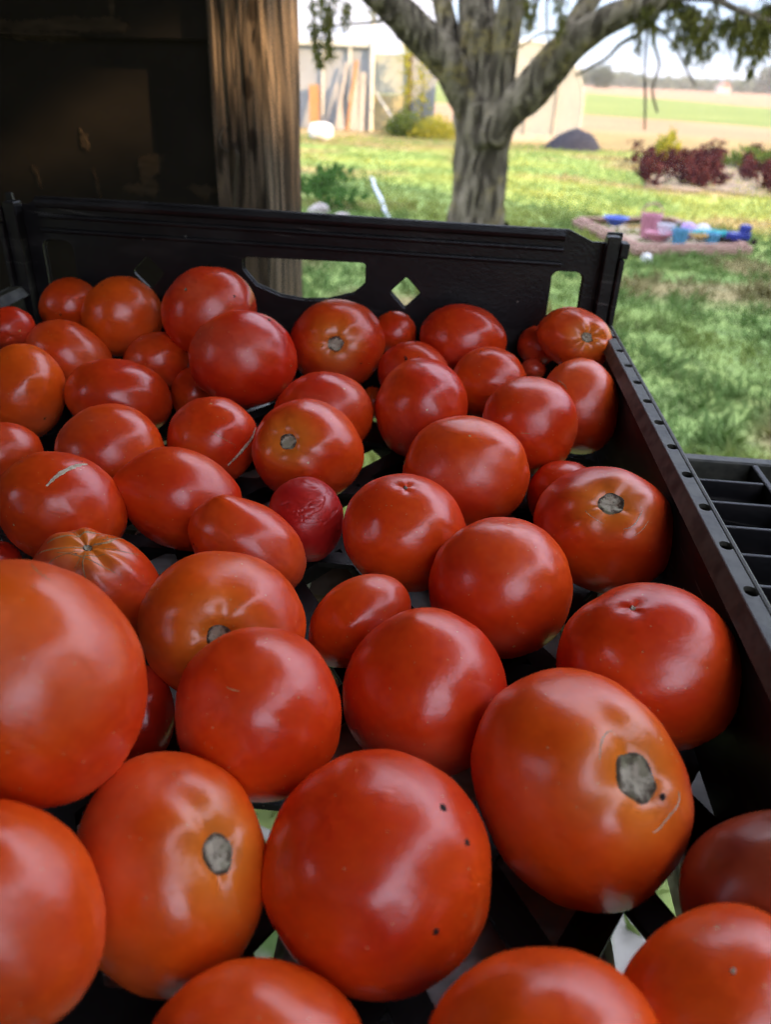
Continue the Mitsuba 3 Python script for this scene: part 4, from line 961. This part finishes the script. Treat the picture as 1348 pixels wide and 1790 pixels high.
weed((-1.75, 9.5, 0), 50, 0.20, 'green weed behind the bright leafy one near the post', 3)

# ------------------------------------------------------------------ greenhouse on the left
gh = thing('greenhouse', 'pale plastic covered greenhouse with a white pole behind the willow', 'greenhouse')
def quad_sheet(pts, seed, n=14, amp=0.03):
    a, b, c, d = [np.array(x, float) for x in pts]
    u, v = np.meshgrid(np.linspace(0, 1, n), np.linspace(0, 1, n), indexing='ij')
    p = (a * (1 - u)[..., None] + b * u[..., None]) * (1 - v)[..., None] + (d * (1 - u)[..., None] + c * u[..., None]) * v[..., None]
    nr = np.cross(b - a, d - a); nr = nr / np.linalg.norm(nr)
    p = p + nr * (amp * (meshkit.fbm(p * np.array([2.5, 2.5, 1.2]), 3, seed) - 0.5))[..., None]
    i, j = np.meshgrid(np.arange(n - 1), np.arange(n - 1), indexing='ij')
    q = np.stack([i * n + j, (i + 1) * n + j, (i + 1) * n + j + 1, i * n + j + 1], -1).reshape(-1, 4)
    return trimesh.Trimesh(p.reshape(-1, 3), np.vstack([q[:, [0, 1, 2]], q[:, [0, 2, 3]]]), process=False)
GL, GR = np.array([-4.9, 20.65, 0]), np.array([-0.95, 20.40, 0])
def gp(t, z, out=0.0):
    return GL + (GR - GL) * t + np.array([-0.06, -1.0, 0]) * out + EZ * z
T1, T2 = 0.615, 0.835     # the window stands between these
part(gh, 'wall_film', quad_sheet([gp(0, 0), gp(T1 - 0.01, 0), gp(T1 - 0.01, 1.78), gp(0, 1.78)], 1, amp=0.10), 'poly_film', True)
part(gh, 'wall_film', quad_sheet([gp(T2 + 0.01, 0), gp(1, 0), gp(1, 1.78), gp(T2 + 0.01, 1.78)], 2, amp=0.08), 'poly_film', True)
part(gh, 'window', quad_sheet([gp(T1, 0.82, -0.03), gp(T2, 0.82, -0.03), gp(T2, 1.66, -0.03), gp(T1, 1.66, -0.03)], 3, amp=0.02), 'grey_film', True, label='grey green window under the white eave')
part(gh, 'board_panel', place(bevel_box(np.linalg.norm(GR - GL) * (T2 - T1), 0.03, 0.80, 0.004), gp((T1 + T2) / 2, 0.405, -0.02), math.atan2(-0.25, 3.95)), 'olive_board')
part(gh, 'eave', place(bevel_box(np.linalg.norm(GR - GL) * 1.02, 0.10, 0.10, 0.01), gp(0.5, 1.82, 0.06), math.atan2(-0.25, 3.95)), 'white_paint')
part(gh, 'roof', quad_sheet([gp(-0.02, 1.875, 0.1), gp(1.02, 1.875, 0.1), gp(1.02, 3.3, -3.2), gp(-0.02, 3.3, -3.2)], 4, amp=0.10), 'poly_film', True)
part(gh, 'corner_pole', tube([gp(0.61, 0, 0.12), gp(0.605, 2.75, 0.12)], 0.055, 10), 'white_paint', True, label='tall white pole')
part(gh, 'door_post', tube([gp(0.84, 0, 0.03), gp(0.84, 1.77, 0.03)], 0.05, 8), 'shed_wood', True)
for t in (0.12, 0.30, 0.47):
    part(gh, 'wall_batten', place(bevel_box(0.06, 0.04, 1.74, 0.004), gp(t, 0.88, 0.07)), 'white_paint')
lean = [(0.27, 0.25, 0.95, 'orange_board', 0.24, 'wide orange brown board leaning on the greenhouse wall at its left end'), (0.405, 0.455, 1.45, 'pale_board', 0.07, 'grey pole leaning on the greenhouse wall, right of the orange board'),
        (0.475, 0.515, 1.50, 'orange_board', 0.08, 'thin orange stake in the middle of the leaning boards'), (0.52, 0.50, 1.35, 'pale_board', 0.16, 'pale grey board leaning on the greenhouse wall right of the orange stake'),
        (0.565, 0.56, 1.25, 'pale_board', 0.12, 'pale narrow board leaning next to the white pole'), (0.44, 0.40, 1.0, 'pale_board', 0.14, 'short pale board in the leaning row, between the grey pole and the orange stake')]
for t0, t1, h, mt, w_, lb in lean:
    key = thing('leaning_board', lb, 'board')
    a, b = gp(t0, 0, 0.45), gp(t1, h, 0.16)
    d = b - a; Ln = np.linalg.norm(d); zax = d / Ln
    xax = unit(np.cross(np.array([0, 1.0, 0]), zax)); yax = np.cross(zax, xax)
    M4 = np.eye(4); M4[:3, 0], M4[:3, 1], M4[:3, 2], M4[:3, 3] = xax, yax, zax, (a + b) / 2
    m = bevel_box(w_, 0.035, Ln, 0.004); m.apply_transform(M4)
    whole(key, m, mt)
pipe = thing('leaning_pipe', 'thin white pipe leaning aslant below the greenhouse window', 'pipe')
whole(pipe, tube([gp(0.63, 0.85, 0.06), gp(0.80, 0.10, 0.35)], 0.03, 8), 'white_paint', True)
def vine(name, pts, spread, n, label, m, cat, seed, size=0.10):
    r_ = np.random.default_rng(seed)
    key = thing(name, label, cat)
    pts = np.array(pts, float)
    t = r_.random(n) * (len(pts) - 1); i = np.minimum(t.astype(int), len(pts) - 2)
    p = pts[i] + (pts[i + 1] - pts[i]) * (t - i)[:, None] + r_.normal(0, spread, (n, 3))
    p[:, 2] = np.abs(p[:, 2])
    part(key, 'leaves', join([leaves(p, r_.normal(0, 1, (n, 3)) + [0, -0.3, 0.1], size * (0.7 + 0.6 * r_.random(n)), size * 0.7, r_)]), m)
    part(key, 'stem', tube(pts, np.linspace(0.02, 0.008, len(pts)), 6), 'bark', True)
vine('climbing_vine', [(-1.58, 20.0, 0.5), (-1.62, 20.0, 1.2), (-1.66, 20.0, 1.9)], 0.075, 170, 'yellow green vine climbing right beside the greenhouse window', 'vine_leaf', 'vine', 41)
vine('climbing_vine', [(-1.18, 19.9, 0.2), (-1.22, 19.9, 0.8), (-1.28, 19.9, 1.5)], 0.09, 150, 'yellow vine near the willow trunk, right of the one beside the window', 'vine_leaf', 'vine', 42)
def bush(c, s, n, label, seed, m='bush_leaf', name='bush', size=0.11):
    r_ = np.random.default_rng(seed)
    key = thing(name, label, 'bush')
    d = unit(r_.normal(size=(n, 3))); d[:, 2] = np.abs(d[:, 2])
    rr = r_.random(n) ** 0.4 * (0.75 + 0.5 * meshkit.noise(d * 2.2 + seed, seed))
    p = np.array(c) + d * rr[:, None] * np.array(s)
    part(key, 'foliage', join([leaves(p, d + r_.normal(0, 0.7, (n, 3)) + [0, 0, 0.4], size * (0.7 + 0.6 * r_.random(n)), size * 0.4, r_)]), m)
    part(key, 'stem', mesh_of(*[tube([np.array(c), np.array(c) + np.array(s) * [r_.normal(0, .4), r_.normal(0, .4), 0.7]], [0.012, 0.005], 5, sub=1) for _ in range(5)]), 'bark')
bush((-1.55, 18.9, 0), (0.50, 0.4, 0.52), 900, 'dense green bush below the greenhouse window', 51)
bush((-0.85, 18.7, 0), (0.55, 0.4, 0.40), 900, 'yellow green bush touching the left side of the willow trunk', 52, 'vine_leaf')

# ------------------------------------------------------------------ hoop house on the right
hh = thing('hoop_house', 'white hoop house half hidden behind the right willow limb', 'greenhouse')
prof = [(1.45, 0.0), (1.45, 0.75)] + [(1.45 * math.cos(a), 0.75 + 1.25 * math.sin(a)) for a in np.linspace(0.06, np.pi - 0.06, 22)] + [(-1.45, 0.75), (-1.45, 0.0)]
hc, hd, ha = np.array([1.22, 19.55, 0]), unit(np.array([0.92, 0.42, 0.0])), np.array([-0.10, 1.0, 0.0])
front = [hc + hd * a + EZ * b for a, b in prof]
poly = Polygon(prof)
m = extrude(poly, 0.02)
v = m.vertices
m.vertices = hc + v[:, :1] * hd + v[:, 1:2] * EZ + v[:, 2:3] * ha
m.fix_normals()
part(hh, 'end_wall', m, 'hoop_film')
V = np.array([[p_ + ha * (0.03 + d) for d in np.linspace(0, 4.5, 8)] for p_ in front])
n1, n2 = V.shape[:2]
ii, jj = np.meshgrid(np.arange(n1 - 1), np.arange(n2 - 1), indexing='ij')
q = np.stack([ii * n2 + jj, (ii + 1) * n2 + jj, (ii + 1) * n2 + jj + 1, ii * n2 + jj + 1], -1).reshape(-1, 4)
part(hh, 'cover', trimesh.Trimesh(V.reshape(-1, 3), np.vstack([q[:, [0, 1, 2]], q[:, [0, 2, 3]]]), process=False), 'hoop_film', True)
part(hh, 'hoop', tube([p_ - ha * 0.01 for p_ in front], 0.025, 6, sub=1), 'white_paint', True)
for t_ in (-0.75, 0.0, 0.75):
    part(hh, 'end_post', place(bevel_box(0.05, 0.04, 1.55, 0.005), hc + hd * t_ - ha * 0.03 + EZ * 0.92, math.atan2(0.42, 0.92)), 'pale_board')
part(hh, 'base_board', place(bevel_box(2.9, 0.05, 0.14, 0.005), hc - ha * 0.05 + EZ * 0.07, math.atan2(0.42, 0.92)), 'pale_board')
pm = trimesh.creation.icosphere(4, 1.0)
rr = np.hypot(pm.vertices[:, 0], pm.vertices[:, 1])
v = np.stack([pm.vertices[:, 0] * 0.66, pm.vertices[:, 1] * 0.55, np.where(pm.vertices[:, 2] > 0, 0.40 * np.maximum(0, 1 - np.hypot(rr, 0.25 * rr + 0.0) ** 1.7 - 0.18 * pm.vertices[:, 0]), -0.05)], 1)
v = v + 0.10 * (meshkit.fbm(pm.vertices * 2.4 + 4, 3, 8) - 0.5)[:, None] * [1, 1, 1.2]
whole(thing('tarp_heap', 'dark heap under a black tarp in front of the hoop house', 'heap'), place(trimesh.Trimesh(v, pm.faces, process=False), (2.22, 17.75, 0.0)), 'tarp', True)

# ------------------------------------------------------------------ flower beds with burgundy plants
for nm, pts in (('soil_bed', [(2.40, 11.1), (3.12, 10.9), (4.2, 15.6), (3.35, 16.5)]), ('soil_bed', [(3.22, 11.3), (4.6, 10.2), (6.2, 13.9), (4.55, 18.4)]), ('soil_bed', [(5.9, 16.6), (7.6, 15.5), (9.0, 19.5), (6.3, 19.2)])):
    key = thing(nm, kind='structure')
    m = extrude(Polygon(pts), 0.03)
    whole(key, m, 'bed_soil')
def plant(x, y, h, seed, near):
    r_ = np.random.default_rng(seed)
    key = thing('burgundy_plant', near, 'plant', 'burgundy plants in the flower beds')
    n = 42
    st = np.array([x, y, 0.02])
    t = r_.random(n)
    p = st + np.stack([r_.normal(0, 0.055, n), r_.normal(0, 0.055, n), h * t], 1)
    d = np.stack([r_.normal(0, 0.8, n), r_.normal(0, 0.8, n), 0.5 + t], 1)
    part(key, 'leaves', join([leaves(p, d, 0.13 - 0.06 * t, 0.05, r_, 0.4)]), 'burgundy_leaf')
    part(key, 'stem', mesh_of(*[tube([st, st + [r_.normal(0, .07), r_.normal(0, .07), h]], [0.012, 0.006], 5, sub=1) for _ in range(2)]), 'burgundy_leaf')
rng = np.random.default_rng(61)
s = 0
for (x0, y0, x1, y1, rows, per, wd, lab) in ((2.88, 11.35, 3.95, 16.2, 3, 11, 0.36, 'dark burgundy plant in the left flower bed'), (3.95, 11.2, 5.25, 17.2, 3, 12, 0.50, 'dark burgundy plant in the middle flower bed'), (6.3, 16.8, 7.2, 18.8, 2, 6, 0.7, 'dark burgundy plant in the far right flower bed')):
    for r_i in range(rows):
        for k in range(per):
            t = (k + 0.5 * rng.random()) / per
            x = x0 + (x1 - x0) * t + (r_i - (rows - 1) / 2) * wd + rng.normal(0, 0.13)
            y = y0 + (y1 - y0) * t + rng.normal(0, 0.2)
            s += 1
            plant(x, y, (0.13 if lab.endswith('left flower bed') and t < 0.5 else 0.15) + 0.22 * rng.random() ** 1.5, 600 + s, lab)
bush((3.50, 15.0, 0), (0.20, 0.2, 0.50), 220, 'bright yellow green plant among the burgundy ones', 71, 'vine_leaf', 'yellow_plant', 0.16)
bush((5.2, 15.2, 0), (0.6, 1.2, 0.30), 500, 'low pale green plants behind the middle flower bed', 72, 'bush_leaf', 'low_plant', 0.14)

# ------------------------------------------------------------------ far trees, wood and farmhouse
rng = np.random.default_rng(81)
def far_tree(c, w_, h, n, label, seed):
    r_ = np.random.default_rng(seed)
    key = thing('field_tree', label, 'tree')
    d = unit(r_.normal(size=(n, 3)))
    p = np.array([c[0], c[1], h * 0.55]) + d * (r_.random(n) ** 0.35 * (0.7 + 0.6 * meshkit.noise(d * 2 + seed, seed)))[:, None] * np.array([w_ / 2, w_ / 2, h * 0.47])
    part(key, 'crown', join([leaves(p, r_.normal(0, 1, (n, 3)), w_ * 0.14, w_ * 0.11, r_)]), 'far_leaf')
    part(key, 'trunk', tube([(c[0], c[1], -0.2), (c[0], c[1], h * 0.5)], [w_ * 0.04, w_ * 0.02], 7, sub=1), 'bark')
far_tree((37.2, 256), 7.0, 5.4, 700, 'small round tree alone on the horizon beside the willow limb', 1)
far_tree((127, 384), 13, 10.0, 700, 'dark tree on the horizon at the right edge of the photo', 2)
far_tree((28, 256), 9.0, 3.0, 500, 'low bushy tree on the horizon left of the small round one', 3)
n = 16000
ang = np.radians(rng.uniform(-32, 34, n)); R0 = rng.uniform(430, 520, n)
hh_ = 2.5 + 6.0 * meshkit.fbm(np.stack([np.degrees(ang) * 0.9, ang * 0, ang * 0], 1), 4, 5) * (0.35 + 0.65 * meshkit.noise(np.stack([np.degrees(ang) * 0.25, ang * 0 + 3, ang * 0], 1), 6))
p = np.stack([R0 * np.sin(ang), R0 * np.cos(ang), hh_ * rng.random(n) ** 0.8], 1)
whole(thing('distant_wood', kind='stuff', label='low line of distant trees along the horizon', cat='wood'), join([leaves(p, rng.normal(0, 1, (n, 3)), 3.0, 2.2, rng)]), 'far_leaf')
fh = thing('farmhouse', 'tiny white farmhouse with a red roof on the horizon', 'house')
part(fh, 'wall', boxab((87.5, 318, 0), (91.5, 323, 1.9), 0.02), 'white_paint')
part(fh, 'roof', (lambda m: place(trimesh.Trimesh(np.stack([m.vertices[:, 0], m.vertices[:, 2], m.vertices[:, 1]], 1), m.faces[:, ::-1], process=False), (0, 317.7, 0)))(extrude(Polygon([(87.2, 1.91), (91.8, 1.91), (89.5, 3.4)]), 5.6)), 'roof_red')
part(fh, 'window', boxab((88.2, 317.95, 0.8), (88.9, 317.99, 1.5), 0.005), 'grey_film')
part(fh, 'door', boxab((89.9, 317.95, 0.02), (90.7, 317.99, 1.6), 0.005), 'grey_film')

# ------------------------------------------------------------------ the air
scene['haze'] = {'type': 'cube', 'to_world': T().translate([0, 0, 7.0]).scale([1000, 1000, 8.5]), 'bsdf': {'type': 'null'}, 'interior': {'type': 'ref', 'id': 'air'}}
labels['haze'] = {'label': 'thin evening haze over the far fields and trees', 'category': 'haze', 'kind': 'stuff'}
